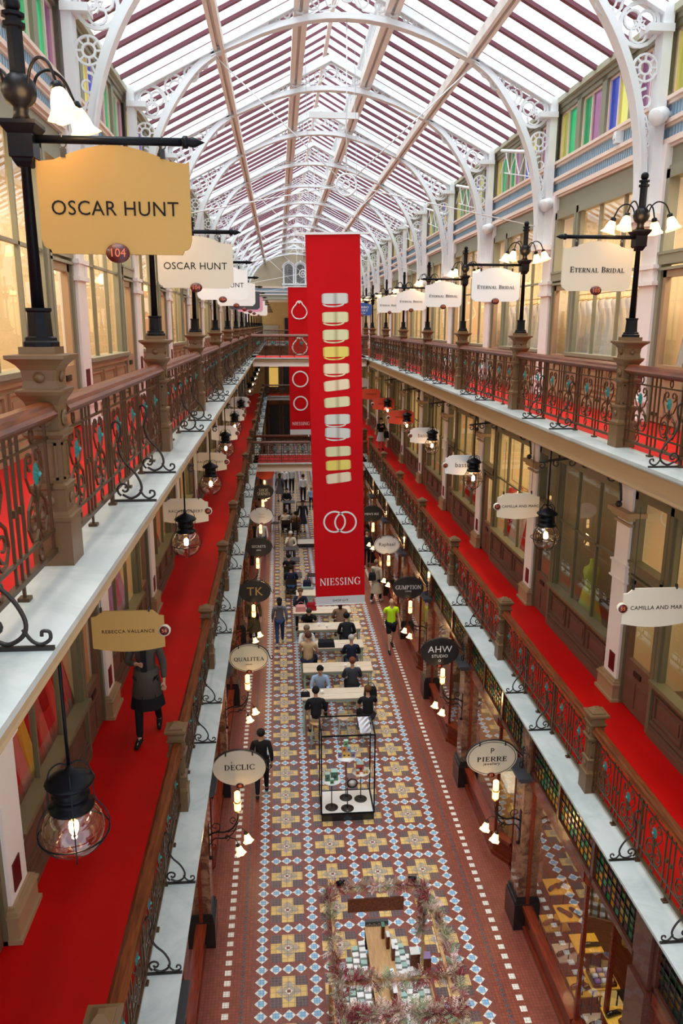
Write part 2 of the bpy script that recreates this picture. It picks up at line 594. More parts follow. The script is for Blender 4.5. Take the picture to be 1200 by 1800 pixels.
# serif capitals drawn from stems (thick), hairlines (thin) and slab ends
def serif_letter(ch):
    """returns (width, list of polygons) in a unit-height box"""
    T, t, S = .15, .055, .05
    W = {'N': .86, 'I': .36, 'E': .66, 'S': .56, 'G': .82, 'T': .72, 'R': .74, 'A': .82, 'L': .64, 'B': .68, 'D': .82, 'C': .74, 'U': .80,
         'M': 1.0, 'P': .64, 'O': .84, 'Q': .84, 'Y': .76, 'H': .84, 'V': .80, 'W': 1.1, 'K': .78, 'X': .78}.get(ch, .6)
    P = []
    def rect(x0, x1, y0, y1): P.append([(x0, y0), (x1, y0), (x1, y1), (x0, y1)])
    def line(x0, y0, x1, y1, w): P.append([(x0-w/2, y0), (x0+w/2, y0), (x1+w/2, y1), (x1-w/2, y1)])
    def serif(x, w, y): rect(x-w/2-.07, x+w/2+.07, y, y+S) if y < .5 else rect(x-w/2-.07, x+w/2+.07, y-S, y)
    def stem(x, w=T, top=1, bot=1):
        rect(x-w/2, x+w/2, 0, 1)
        if top: serif(x, w, 1)
        if bot: serif(x, w, 0)
    def arc(cx, cy, rx, ry, a0, a1, wx=T, wy=t, n=12):
        o = []; i = []
        for k in range(n+1):
            a = math.radians(a0+(a1-a0)*k/n)
            c, s_ = math.cos(a), math.sin(a)
            o.append((cx+rx*c, cy+ry*s_)); i.append((cx+(rx-wx)*c, cy+(ry-wy)*s_))
        for k in range(n): P.append([o[k], o[k+1], i[k+1], i[k]])
    if ch == 'I': stem(W/2)
    elif ch == 'N':
        stem(.14, t+.02, 1, 1); stem(W-.13, t+.02, 1, 0); line(.14, 1, W-.15, 0, T)
    elif ch == 'M':
        stem(.13, t+.02); stem(W-.16, T); line(.16, 1, W/2, 0, T); line(W-.18, 1, W/2, 0, t)
    elif ch == 'E':
        stem(.18); rect(.18, W-.04, 0, t); rect(.18, W-.07, 1-t, 1); rect(.18, W-.16, .49, .49+t)
        rect(W-.10, W-.04, 0, .24); rect(W-.13, W-.07, .77, 1); rect(W-.2, W-.15, .40, .63)
    elif ch == 'L':
        stem(.18); rect(.18, W-.02, 0, t); rect(W-.08, W-.02, 0, .26)
    elif ch == 'T':
        stem(W/2, T, 0, 1); rect(.02, W-.02, 1-t, 1); rect(.02, .08, .76, 1); rect(W-.08, W-.02, .76, 1)
    elif ch == 'H':
        stem(.16); stem(W-.16); rect(.16, W-.16, .48, .48+t)
    elif ch == 'A':
        line(W/2, 1, .10, 0, t+.01); line(W/2, 1, W-.12, 0, T); rect(.22, W-.22, .32, .32+t); serif(.10, t, 0); serif(W-.12, T, 0)
    elif ch == 'V':
        line(.12, 1, W/2, 0, T); line(W-.10, 1, W/2, 0, t); serif(.12, T, 1); serif(W-.10, t, 1)
    elif ch == 'Y':
        line(.10, 1, W/2, .45, T); line(W-.10, 1, W/2, .45, t); rect(W/2-T/2, W/2+T/2, 0, .5); serif(W/2, T, 0); serif(.1, T, 1); serif(W-.1, t, 1)
    elif ch in 'RPB':
        stem(.18)
        arc(W-.36, .745, .30, .255, -90, 90); rect(.18, W-.36, 1-t, 1); rect(.18, W-.36, .49, .49+t)
        if ch == 'R': line(W-.36, .5, W-.08, 0, T); serif(W-.07, t, 0)
        if ch == 'B':
            arc(W-.34, .26, .32, .26, -90, 90); rect(.18, W-.34, 0, t)
    elif ch == 'D':
        stem(.18); arc(W-.52, .5, .48, .5, -90, 90); rect(.18, W-.5, 1-t, 1); rect(.18, W-.5, 0, t)
    elif ch in 'OQ':
        arc(W/2, .5, .40, .52, 0, 360, n=22)
        if ch == 'Q': line(W/2, .05, W-.02, -.22, .12)
    elif ch in 'CG':
        arc(.45, .5, .42, .52, 42, 318, n=18)
        rect(.72, .77, .70, .95)
        if ch == 'G': rect(.62, .77, .02, .42); rect(.54, .85, .40, .40+S)
        else: rect(.72, .76, .06, .26)
    elif ch == 'U':
        rect(.08, .08+T, .3, 1); rect(W-.14, W-.14+t, .3, 1); serif(.08+T/2, T, 1); serif(W-.11, t, 1)
        arc(.08+(W-.16)/2, .34, (W-.16)/2, .36, 180, 360, T*.7, t+.02)
    elif ch == 'S':
        arc(.28, .745, .21, .275, 40, 270, .11, t+.02); arc(.28, .255, .23, .275, -130, 90, .11, t+.02)
        rect(.42, .46, .72, .96); rect(.08, .12, .04, .28)
    elif ch == 'K':
        stem(.16); line(.22, .42, W-.1, 1, t); line(.36, .5, W-.1, 0, T)
    elif ch == 'W':
        line(.1, 1, .36, 0, T); line(.36, 0, .58, 1, t); line(.58, 1, .80, 0, T); line(.80, 0, 1.02, 1, t)
    elif ch == 'X':
        line(.1, 1, W-.1, 0, T); line(W-.1, 1, .1, 0, t)
    return W, P
def put_serif(mb, txt, h, x, z, y, mi=0, th=.004, small=None, gap=.06, width=None):
    """centred serif capitals, facing the viewer; lower-case letters become small capitals"""
    pen = 0; out = []
    for ch in txt:
        if ch == ' ':
            pen += .40; continue
        sc = 1.
        if ch.islower():
            sc = small or .78; ch = ch.upper()
        w, P = serif_letter(ch)
        for p in P:
            out.append([(pen+a*sc, b*sc) for a, b in p])
        pen += w*sc+gap
    pen -= gap
    k = (width/(pen*h)) if width else 1.
    for p in out:
        q = [(x+(a-pen/2)*h*k, z+(b-.5)*h) for a, b in p]
        ar = sum(q[i][0]*q[(i+1) % 4][1]-q[(i+1) % 4][0]*q[i][1] for i in range(4))
        if ar < 0: q.reverse()
        mb.prism(q, y-th, y, mi)
    return mb

# ================================================================== THE SETTING
# ---- tiled ground floor
P_ = .885; SX0, SY0 = .01, 10.21
YN, YF = 4.0, 78.0
fl = MB()
FM = ['tile_terracotta', 'tile_red', 'tile_slate', 'tile_yellow', 'tile_beige', 'tile_white', 'tile_blue']
def rect(x0, x1, y0, y1, z, mi):
    fl.add([(x0, y0, z), (x1, y0, z), (x1, y1, z), (x0, y1, z)], [(0, 1, 2, 3)], mi)
def poly(pts, z, mi):
    fl.add([(a, b, z) for a, b in pts], [tuple(range(len(pts)))], mi)
rect(XC-3.0, XC+3.0, YN, YF, 0, 0)
rect(SX0-P_/2-.17, SX0+3.5*P_+.17, YN, YF, .0012, 1)
def diamond(cx, cy, r=.104):
    poly([(cx-r, cy), (cx, cy-r), (cx+r, cy), (cx, cy+r)], .003, 5)
    q = r*.5
    rect(cx-q, cx+q, cy-q, cy+q, .0042, 6)
k0 = int((YN-SY0)/P_); k1 = int((YF-SY0)/P_)
for k in range(k0, k1):
    cy = SY0+k*P_
    for j in range(4):
        cx = SX0+j*P_
        a = .297; b = a/3.0*1.08
        rect(cx-a, cx+a, cy-a, cy+a, .0024, 2)                   # slate field
        rect(cx-a, cx+a, cy-b, cy+b, .0036, 3)                    # yellow cross
        rect(cx-b, cx+b, cy-a, cy-b, .0036, 3)
        rect(cx-b, cx+b, cy+b, cy+a, .0036, 3)
        for sx, sy in ((1, 0), (-1, 0), (0, 1), (0, -1)):       # beige hour-glass wedges
            def tr(u, v):
                return (cx+sx*u-sy*v, cy+sy*u+sx*v)
            poly([tr(b, -b), tr(b+.10, 0), tr(b, b)], .0048, 4)
            poly([tr(a, -b*.1), tr(a-.0, b), tr(b+.10, 0)], .0048, 3)
        c = b*1.0
        poly([(cx-c, cy-c*.4), (cx-c*.4, cy-c), (cx+c*.4, cy-c), (cx+c, cy-c*.4), (cx+c, cy+c*.4), (cx+c*.4, cy+c), (cx-c*.4, cy+c), (cx-c, cy+c*.4)], .0056, 4)
        e = .062
        poly([(cx-e, cy), (cx, cy-e), (cx+e, cy), (cx, cy+e)], .0066, 5)
        rect(cx-.03, cx+.03, cy-.03, cy+.03, .0074, 1)
        for d in (-.207, 0, .207):                                 # rows of blue diamonds between the stars
            diamond(cx+d, cy+P_/2)
    for j in range(5):
        cx = SX0+(j-.5)*P_
        for d in (-.207, 0, .207, P_/2):
            diamond(cx, cy+d)
n = int((YF-YN)/.2065)
for k in range(n):
    y = 9.815+(k-28)*.2065
    for x in (-.985, 3.665):
        rect(x-.052, x+.052, y-.052, y+.052, .003, 5)
n = int((YF-YN)/.098)
for k in range(n):
    y = YN+k*.098
    for x in (-.735, 3.42):
        poly([(x-.045, y), (x, y-.047), (x+.045, y), (x, y+.047)], .003, 2)
fl.build('floor', FM, kind='structure')

# ---- gallery floors, marble ledges, fascias, soffits
def slab(s, lv, y0, y1):
    z = ZG[lv]
    c = MB(s, XC); c.box(2.80, 4.30, y0, y1, z-.06, z-.002)
    struct('floor', c, 'carpet_red')
    b = MB(s, XC); b.box(2.64 if lv == 2 else 2.86, 6.6, y0, y1, z-.38, z-.06)
    struct('ceiling', b, 'cream_wall' if lv == 1 else 'pink_cream')
    l = MB(s, XC)
    l.box(2.395, 2.80, y0, y1, z-.035, z+.0)
    l.box(2.41, 2.64, y0, y1, z-.055, z-.035)
    trim(l, 'marble_ledge')
    f = MB(s, XC)
    if lv == 2:
        f.prism([(2.56, z-.055), (2.56, z-.08), (2.60, z-.10), (2.60, z-.30), (2.57, z-.32), (2.57, z-.35), (2.64, z-.39), (2.64, z-.055)], y0, y1)
    else:
        f.prism([(2.62, z-.055), (2.62, z-.09), (2.70, z-.12), (2.74, z-.40), (2.86, z-.40), (2.86, z-.055)], y0, y1)
    trim(f, 'fascia' if lv == 2 else 'dark_wood')
for s in (-1, 1):
    for lv in (1, 2):
        slab(s, lv, -1.0 if lv == 2 else 1.5, YEND+3)
# footbridges across the hall
def bridge(lv, y0, y1):
    z = ZG[lv]
    c = MB(); c.box(XC-2.60, XC+2.60, y0+.2, y1-.2, z-.06, z+.0)
    struct('floor', c, 'carpet_red')
    b = MB(); b.box(XC-2.5, XC+2.5, y0+.10, y1-.10, z-.38, z-.06)
    trim(b, 'pink_cream')
    for yy, q in ((y0, 1), (y1, -1)):
        l = MB(); l.box(XC-2.395, XC+2.395, min(yy, yy+q*.2), max(yy, yy+q*.2), z-.045, z+.0)
        trim(l, 'marble_ledge')
        l = MB(); l.box(XC-2.45, XC+2.45, min(yy+q*.04, yy+q*.10), max(yy+q*.04, yy+q*.10), z-.16, z-.045)
        trim(l, 'tan')
bridge(1, YB0, YB1); bridge(2, YB0, YB1)
for lv in (1, 2):       # gallery that closes the far end
    z = ZG[lv]
    c = MB(); c.box(XC-2.6, XC+2.6, YEND, YEND+9, z-.38, z)
    struct('floor', c, 'carpet_red')
    l = MB(); l.box(XC-2.6, XC+2.6, YEND-.1, YEND, z-.36, z)
    trim(l, 'pink_cream')
    l = MB(); l.box(XC-2.6, XC+2.6, YEND-.25, YEND-.1, z-.05, z+.01)
    trim(l, 'marble_ledge')

# ---- end wall: shop fronts below, arched gable with a pair of windows above
e = MB()
e.box(XC-4.3, XC+4.3, YEND+2.6, YEND+2.8, 0, 8.6)
struct('wall_far', e, 'ochre_wall')
e = MB()
for x0, x1, z0, z1 in ((-4.3, -.85, 12.5, 17.6), (.85+1.06-.9, 4.3, 12.5, 17.6), (-.85, 1.01, 12.5, 13.7), (-.85, 1.01, 15.35, 17.6)):
    e.box(XC+x0, XC+x1, YEND+.2, YEND+.4, z0, z1)
struct('wall_far', e, 'beige_wall')
e = MB()
e.box(XC-4.3, XC+4.3, YEND+8.6, YEND+8.8, 8.98, 12.6)
struct('wall_far', e, 'ochre_wall')
e = MB()
e.box(XC-.75, XC+.45, YEND+8.5, YEND+8.6, 8.98, 11.0)
struct('door_1', e, 'sign_black')
e = MB()
e.box(XC-3.4, XC-1.35, YEND+8.5, YEND+8.6, 9.0, 10.3)
trim(e, 'sage_light')
e = MB()
e.box(XC-4.3, XC+4.3, YEND, YEND+8.8, 12.45, 12.6)
struct('ceiling', e, 'cream_wall')
for z0, z1, d, m in ((13.38, 13.5, .10, 'pink_trim'), (13.15, 13.38, .0, 'powder_blue'), (13.06, 13.15, .08, 'pink_trim'), (12.9, 13.06, 0., 'powder_blue'),
                     (12.8, 12.9, .08, 'pink_trim'), (12.45, 12.8, .02, 'sage_light')):
    e = MB(); e.box(XC-4.3, XC+4.3, YEND-d, YEND+.2, z0, z1)
    trim(e, m)
# twin arched windows
wn_ = MB()
for cx in (-.42, .58):
    x = XC+cx
    for q in (-1, 1):
        wn_.box(x+q*.42-.06, x+q*.42+.06, YEND+.02, YEND+.2, 13.75, 15.0)
    wn_.flatring((x, YEND+.02, 15.0), .36, .50, 0, .18, 12, 0, 0, PI)
    wn_.flatring((x, YEND-.04, 15.0), .50, .56, 0, .2, 12, 0, 0, PI)
    wn_.box(x-.05, x+.05, YEND-.06, YEND+.1, 15.45, 15.65)
wn_.box(XC-1.0, XC+1.15, YEND-.1, YEND+.2, 13.62, 13.78)
wn_.box(XC-.95, XC-.75, YEND-.02, YEND+.1, 13.3, 13.62)
wn_.build('window_1', 'white_iron', kind='structure')
g = MB(); g.box(XC-.85, XC+1.01, YEND+.30, YEND+.31, 13.7, 15.4)
g.build('window_1', 'clear_glass', kind='structure')
g = MB(); g.box(XC-.9, XC+1.1, YEND+2.0, YEND+2.1, 13.4, 15.6)
trim(g, 'sign_grey')
# far shop fronts of the two lower floors
for lv, h in ((0, 3.7), (1, 4.1)):
    z = ZG[lv]
    for x in (-2.5, -1.2, .1, 1.4, 2.5):
        e = MB(); e.box(XC+x-.14, XC+x+.14, YEND+2.35, YEND+2.6, z, z+h)
        e.box(XC+x-.18, XC+x+.18, YEND+2.3, YEND+2.6, z, z+.5)
        trim(e, 'pedestal' if lv else 'dark_wood')
    for i, x in enumerate((-1.85, -.55, .75, 1.95)):
        e = MB()
        e.box(XC+x-.5, XC+x+.5, YEND+2.5, YEND+2.6, z+.1, z+.6)
        for q in (-.45, .42):
            e.box(XC+x+q, XC+x+q+.04, YEND+2.5, YEND+2.58, z+.6, z+3.2)
        e.box(XC+x-.5, XC+x+.5, YEND+2.5, YEND+2.58, z+2.3, z+2.36)
        e.box(XC+x-.5, XC+x+.5, YEND+2.5, YEND+2.58, z+3.2, z+3.3)
        w = e.build('window_%d' % (2+i+4*lv), 'dark_wood', kind='structure')
        g = MB(); g.box(XC+x-.42, XC+x+.42, YEND+2.57, YEND+2.585, z+.6, z+3.2)
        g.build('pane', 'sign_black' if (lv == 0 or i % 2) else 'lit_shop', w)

# ---- one wall per side, with the shops behind it
def wall_level(s, lv):
    """openings, shop rooms and piers of one gallery storey"""
    z = ZG[lv]; H = 3.6
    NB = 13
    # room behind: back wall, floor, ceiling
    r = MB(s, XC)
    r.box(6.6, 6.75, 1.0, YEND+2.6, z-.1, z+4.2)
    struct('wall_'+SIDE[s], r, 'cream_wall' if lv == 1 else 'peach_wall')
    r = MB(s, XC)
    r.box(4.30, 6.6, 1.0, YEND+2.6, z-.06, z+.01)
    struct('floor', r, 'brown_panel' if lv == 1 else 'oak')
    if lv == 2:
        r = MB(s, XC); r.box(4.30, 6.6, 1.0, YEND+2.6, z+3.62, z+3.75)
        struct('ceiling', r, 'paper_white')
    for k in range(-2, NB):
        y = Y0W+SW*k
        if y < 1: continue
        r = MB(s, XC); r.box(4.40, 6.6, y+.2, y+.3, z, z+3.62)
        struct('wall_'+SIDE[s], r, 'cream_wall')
    # header above the windows
    r = MB(s, XC)
    if lv == 2:
        r.box(4.24, 4.40, 1.0, YEND+2.6, z+3.58, z+3.93)
        r.box(4.21, 4.24, 1.0, YEND+2.6, z+3.58, z+3.64)
    else:
        r.box(4.22, 4.40, 1.0, YEND+2.6, z+3.66, z+3.92)
        r.box(4.18, 4.22, 1.0, YEND+2.6, z+3.84, z+3.92)
    trim(r, 'sage' if lv == 2 else 'sage_shaded')
    # pier prototype
    def pier(y):
        p = MB(s, XC)
        p.box(4.14, 4.40, y, y+.48, z, z+(3.93 if lv == 2 else 3.9))
        if lv == 2:
            for a, b, d in ((2.0, 2.06, .05), (2.23, 2.29, .05), (2.06, 2.23, .02)):
                p.box(4.14-d, 4.3, y-d, y+.48+d, z+a, z+b)
            p.box(4.11, 4.3, y+.36, y+.48, z+2.06, z+2.23)
            p.box(4.11, 4.3, y, y+.12, z+2.06, z+2.23)
        else:
            for a, b, d in ((2.08, 2.32, .025), (2.05, 2.08, .045), (2.32, 2.35, .045)):
                p.box(4.14-d, 4.3, y-d, y+.48+d, z+a, z+b)
        o = trim(p, 'pink_cream')
        b = MB(s, XC)
        for a, c, d in ((0, .05, .10), (.05, .28, .07), (.28, .31, .09), (.31, .35, .06), (.35, .38, .03)):
            b.box(4.14-d, 4.34, y-d, y+.48+d, z+a, z+c)
        if lv == 1:
            for a, c, d in ((3.0, 3.04, .04), (3.10, 3.16, .08), (3.16, 3.24, .13)):
                b.box(4.14-d, 4.34, y-d, y+.48+d, z+a, z+c)
        trim(b, 'pink_cream' if lv == 2 else 'tan')
        m = MB(s, XC); m.box(4.128, 4.14, y+.10, y+.30, z+.46, z+.78)
        trim(m, 'maroon_oval')
        return o
    # window, door prototypes
    def win_proto():
        f = MB(s, XC)
        u0, u1 = 4.20, 4.30
        y0, y1 = .48, 3.42
        f.box(u0-.02, u1, y0, y0+.09, .86, 3.58); f.box(u0-.02, u1, y1-.09, y1, .86, 3.58)
        f.box(u0+.02, u1, y0+.09, y0+.14, .92, 3.5); f.box(u0+.02, u1, y1-.14, y1-.09, .92, 3.5)
        f.box(u0-.02, u1, y0, y1, 3.46, 3.60)
        w = (y1-y0)/3
        for i in (1, 2):
            f.box(4.235, 4.29, y0+w*i-.024, y0+w*i+.024, .92, 3.5)
        f.box(4.235, 4.29, y0, y1, 2.27, 2.31)
        f.box(u0-.10, u1, y0, y1, .86, .92)
        f.box(u0-.06, u1, y0, y1, .82, .86)
        g = MB(s, XC)
        g.add([(4.27, y0+.1, .9), (4.27, y1-.1, .9), (4.27, y1-.1, 3.5), (4.27, y0+.1, 3.5)], [(0, 1, 2, 3)])
        b = MB(s, XC)
        b.box(u0+.02, u1, y0, y1, 0, .82)
        b.box(u0-.05, u0+.02, y0, y1, 0, .10)
        b.box(u0-.03, u0+.02, y0, y1, .10, .16)
        b.box(u0-.015, u0+.02, y0, y1, .20, .23)
        b.box(u0-.03, u0+.02, y0, y1, .76, .82)
        for i in range(3):
            a, c = y0+.08+w*i, y0+w*(i+1)-.08
            for p, q, r_, t in ((a, c, .30, .33), (a, c, .67, .70), (a, a+.03, .33, .67), (c-.03, c, .33, .67)):
                b.box(u0-.012, u0+.02, p, q, r_, t)
            b.box(u0+.0, u0+.02, a+.10, c-.10, .40, .60)
        return f, g, b
    def door_proto():
        f = MB(s, XC)
        u0, u1 = 4.20, 4.34
        y0, y1 = 3.42, 4.07
        f.box(u0-.03, u1, y0, y0+.09, 0, 3.58); f.box(u0-.02, u1, 4.55-.10, 4.55, 0, 3.58)
        f.box(u0-.02, u1, y0, 4.55, 3.46, 3.60)
        f.box(u0-.03, u1, y0, 4.55, 2.28, 2.42); f.box(u0-.05, u1, y0, 4.55, 2.42, 2.46); f.box(u0-.03, u1, y0, 4.55, 2.20, 2.24)
        d = MB(s, XC)
        a, b = y0+.10, 4.44
        d.box(u0+.02, u1-.04, a, b, .02, .86)
        for p, q in ((a, a+.10), (b-.10, b)):
            d.box(u0+.02, u1-.04, p, q, .86, 2.2)
        d.box(u0+.02, u1-.04, a, b, 2.10, 2.2)
        d.box(u0+.005, u0+.02, a+.06, (a+b)/2-.03, .12, .56)
        d.box(u0+.005, u0+.02, (a+b)/2+.03, b-.06, .12, .56)
        h = MB(s, XC); h.box(u0+.0, u0+.02, (a+b)/2-.12, (a+b)/2+.12, .66, .74)
        g = MB(s, XC)
        g.add([(4.27, a+.1, .86), (4.27, b-.1, .86), (4.27, b-.1, 2.1), (4.27, a+.1, 2.1)], [(0, 1, 2, 3)])
        g.add([(4.27, a, 2.44), (4.27, b, 2.44), (4.27, b, 3.46), (4.27, a, 3.46)], [(0, 1, 2, 3)])
        return f, d, h, g
    PW = PD = None
    for k in range(-2, NB):
        y = Y0W+SW*k
        if y+.6 > YEND+2.6 or y < 1: continue
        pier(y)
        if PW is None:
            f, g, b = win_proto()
            PW = f.build('window_%d' % (20+100*lv+50*(s > 0)), 'sage' if lv == 2 else 'sage_shaded', kind='structure')
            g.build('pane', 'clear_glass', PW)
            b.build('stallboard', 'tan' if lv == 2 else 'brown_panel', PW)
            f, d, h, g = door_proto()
            PD = f.build('door_%d' % (20+100*lv+50*(s > 0)), 'sage' if lv == 2 else 'sage_shaded', kind='structure')
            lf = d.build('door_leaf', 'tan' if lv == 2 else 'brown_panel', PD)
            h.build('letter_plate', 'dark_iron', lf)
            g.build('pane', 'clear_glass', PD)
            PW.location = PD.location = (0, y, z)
        else:
            for P0, nm in ((PW, 'window'), (PD, 'door')):
                o = dup(P0, (0, y, z)); o.name = '%s_%d' % (nm, 20+100*lv+50*(s > 0)+k+3)
    # lamps inside the shops
    for k in range(-2, 9):
        y = Y0W+SW*k+2.3
        if y < 1: continue
        L = bpy.data.lights.new('shop_light', 'AREA')
        L.shape = 'RECTANGLE'; L.size = 1.2; L.size_y = 3.0
        L.energy = 52 if lv == 1 else 90
        L.color = (1, .80, .45) if lv == 1 else (1, .84, .62)
        if lv == 1 and s == 1: L.energy = (30, 30, 3, 60, 45, 30, 60, 20, 50, 40, 40)[k+2]
        if lv == 1 and s == -1: L.energy = (8, 16, 45, 25, 60, 20, 50, 30, 50, 40, 40)[k+2]
        lo = bpy.data.objects.new('shop_light', L); COL.objects.link(lo)
        lo.location = (XC+s*5.5, y, z+3.45)
for s in (-1, 1):
    wall_level(s, 1); wall_level(s, 2)

mat('bead_line', (.22, .33, .44), .5)
# ---- frieze and clerestory above the upper shops
for s in (-1, 1):
    for z0, z1, d, m in ((12.90, 12.98, .09, 'pink_trim'), (12.86, 12.90, .05, 'pink_trim'), (12.98, 13.14, .02, 'powder_blue'), (13.14, 13.18, .06, 'pink_trim'), (13.18, 13.24, .10, 'pink_trim'),
                         (13.24, 13.44, .02, 'powder_blue'), (13.44, 13.49, .07, 'pink_trim'), (13.49, 13.54, .11, 'pink_trim'),
                         (14.52, 14.60, .05, 'sage'), (14.60, 14.70, .12, 'sage_light')):
        r = MB(s, XC); r.box(4.24-d, 4.44, -2, YEND+.4, z0, z1)
        trim(r, m)
    bb = MB(s, XC)
    yy = 2.0
    while yy < YEND:
        bb.box(4.212, 4.22, yy, yy+.004, 13.24, 13.44); bb.box(4.212, 4.22, yy, yy+.004, 12.98, 13.14)
        yy += .085
    trim(bb, 'bead_line')
    cols = [('blue', 'purple'), ('yellow', 'blue'), ('purple', 'green'), ('green', 'yellow')]
    if s < 0: cols = [('yellow', 'green'), ('yellow', 'blue'), ('purple', 'green'), ('green', 'purple')]
    proto = None
    for k in range(-3, 13):
        y = Y0W+SW*k+.24
        if y+SW > YEND+2: continue
        fr = None
        if proto is None:
            f = MB(s, XC)
            for i in range(5):
                yy = .12+i*(SW/4)
                f.box(4.22, 4.42, yy-.10, yy+.10, 13.54, 14.52)
            for i in range(4):
                a, b = .22+i*(SW/4), .12+(i+1)*(SW/4)-.10
                m_ = a+(b-a)*.58
            f.box(4.22, 4.42, .1, SW, 14.44, 14.52)
            proto = f.build('window_%d' % (500 if s < 0 else 550), 'sage', kind='structure')
            lt = MB(s, XC)
            for i in range(4):
                a, b = .22+i*(SW/4), .12+(i+1)*(SW/4)-.10
                m_ = a+(b-a)*.56
                for p, q in ((a, a+.045), (b-.045, b), (m_-.02, m_+.02)):
                    lt.box(4.27, 4.33, p, q, 13.54, 14.44)
                lt.box(4.27, 4.33, a, b, 13.54, 13.58); lt.box(4.27, 4.33, a, b, 14.40, 14.44)
                for (p, q, c) in ((a+.04, m_-.015, cols[i][0]), (m_+.015, b-.04, cols[i][1])):
                    g = MB(s, XC)
                    g.add([(4.30, p, 13.56), (4.30, q, 13.56), (4.30, q, 14.42), (4.30, p, 14.42)], [(0, 1, 2, 3)])
                    g.build('coloured_pane', 'stained_'+c, proto)
            lt.build('casement', 'pink_trim', proto)
            proto.location = (0, y, 0)
        else:
            dup(proto, (0, y, 0))

# ---- glazed roof
SL = .502; ZR = 16.80      # slope, height of the ridge line if it ran on
def roofz(u): return ZR-SL*abs(u)
for s in (-1, 1):
    u0, u1 = .92, 4.42
    g = MB(s, XC)
    g.add([(u0, -3, roofz(u0)+.02), (u0, YEND+1, roofz(u0)+.02), (u1, YEND+1, roofz(u1)+.02), (u1, -3, roofz(u1)+.02)], [(0, 1, 2, 3)])
    struct('ceiling', g, 'roof_glass')
    b = MB(s, XC)
    n = int((YEND+3)/.65)
    for k in range(n):
        y = Y0W+.24+SW*(-3)+k*(SW/7)
        b.add([(u0, y-.045, roofz(u0)-.07), (u0, y+.045, roofz(u0)-.07), (u0, y+.045, roofz(u0)), (u0, y-.045, roofz(u0)),
               (u1, y-.045, roofz(u1)-.07), (u1, y+.045, roofz(u1)-.07), (u1, y+.045, roofz(u1)), (u1, y-.045, roofz(u1))],
              [(0, 1, 2, 3), (7, 6, 5, 4), (0, 4, 5, 1), (1, 5, 6, 2), (2, 6, 7, 3), (3, 7, 4, 0)])
    trim(b, 'maroon_bar')
    # purlins
    for u, w, h in ((2.40, .07, .20), (.86, .11, .24)):
        p = MB(s, XC)
        p.box(u-w-.03, u-.03, -3, YEND+1, roofz(u)-h-.04, roofz(u)-.05)
        p.box(u+.03, u+w+.03, -3, YEND+1, roofz(u)-h-.04, roofz(u)-.05)
        p.box(u-w, u+w, -3, YEND+1, roofz(u)-h+.04, roofz(u)-.05)
        trim(p, 'purlin')
    # lantern side with louvres, and its own little glass roof
    lz0, lz1 = roofz(.86)-.05, roofz(.86)+.75
    l = MB(s, XC)
    l.box(.86, .92, -3, YEND+1, lz0, lz0+.16); l.box(.84, .92, -3, YEND+1, lz1-.05, lz1+.03)
    for i in range(6):
        zz = lz0+.20+i*.085
        l.add([(.86, -3, zz), (.86, YEND+1, zz), (.93, YEND+1, zz+.07), (.93, -3, zz+.07), (.87, -3, zz-.012), (.87, YEND+1, zz-.012), (.94, YEND+1, zz+.058), (.94, -3, zz+.058)],
              [(0, 1, 2, 3), (7, 6, 5, 4), (0, 4, 5, 1), (3, 2, 6, 7)])
    k = 0
    yy = Y0W+.24-3*SW
    while yy < YEND:
        l.box(.84, .92, yy-.05, yy+.05, lz0, lz1); yy += SW/2
    trim(l, 'white_paint')
    g = MB(s, XC)
    g.add([(0, -3, lz1+.55), (0, YEND+1, lz1+.55), (1.0, YEND+1, lz1), (1.0, -3, lz1)], [(0, 1, 2, 3)])
    struct('ceiling', g, 'roof_glass')
    b = MB(s, XC)
    for k in range(n):
        y = Y0W+.24+SW*(-3)+k*(SW/7)
        b.add([(0, y-.02, lz1+.46), (0, y+.02, lz1+.46), (.9, y+.02, lz1-.03), (.9, y-.02, lz1-.03), (0, y-.02, lz1+.53), (0, y+.02, lz1+.53), (.9, y+.02, lz1+.04), (.9, y-.02, lz1+.04)],
              [(3, 2, 1, 0), (4, 5, 6, 7), (0, 1, 5, 4), (2, 3, 7, 6), (1, 2, 6, 5), (3, 0, 4, 7)])
    trim(b, 'maroon_bar')
r = MB(); r.box(XC-.05, XC+.05, -3, YEND+1, roofz(.86)+1.13, roofz(.86)+1.27)
trim(r, 'pink_trim')
# outer skin so that daylight enters only through glass
for s in (-1, 1):
    o = MB(s, XC); o.box(4.42, 4.6, -3, YEND+9, 12.9, 13.54); o.box(6.6, 6.8, -3, YEND+9, 12.4, 13.0)
    o.box(4.4, 6.8, -3, YEND+9, 13.07, 13.0)
    struct('ceiling', o, 'sign_grey')

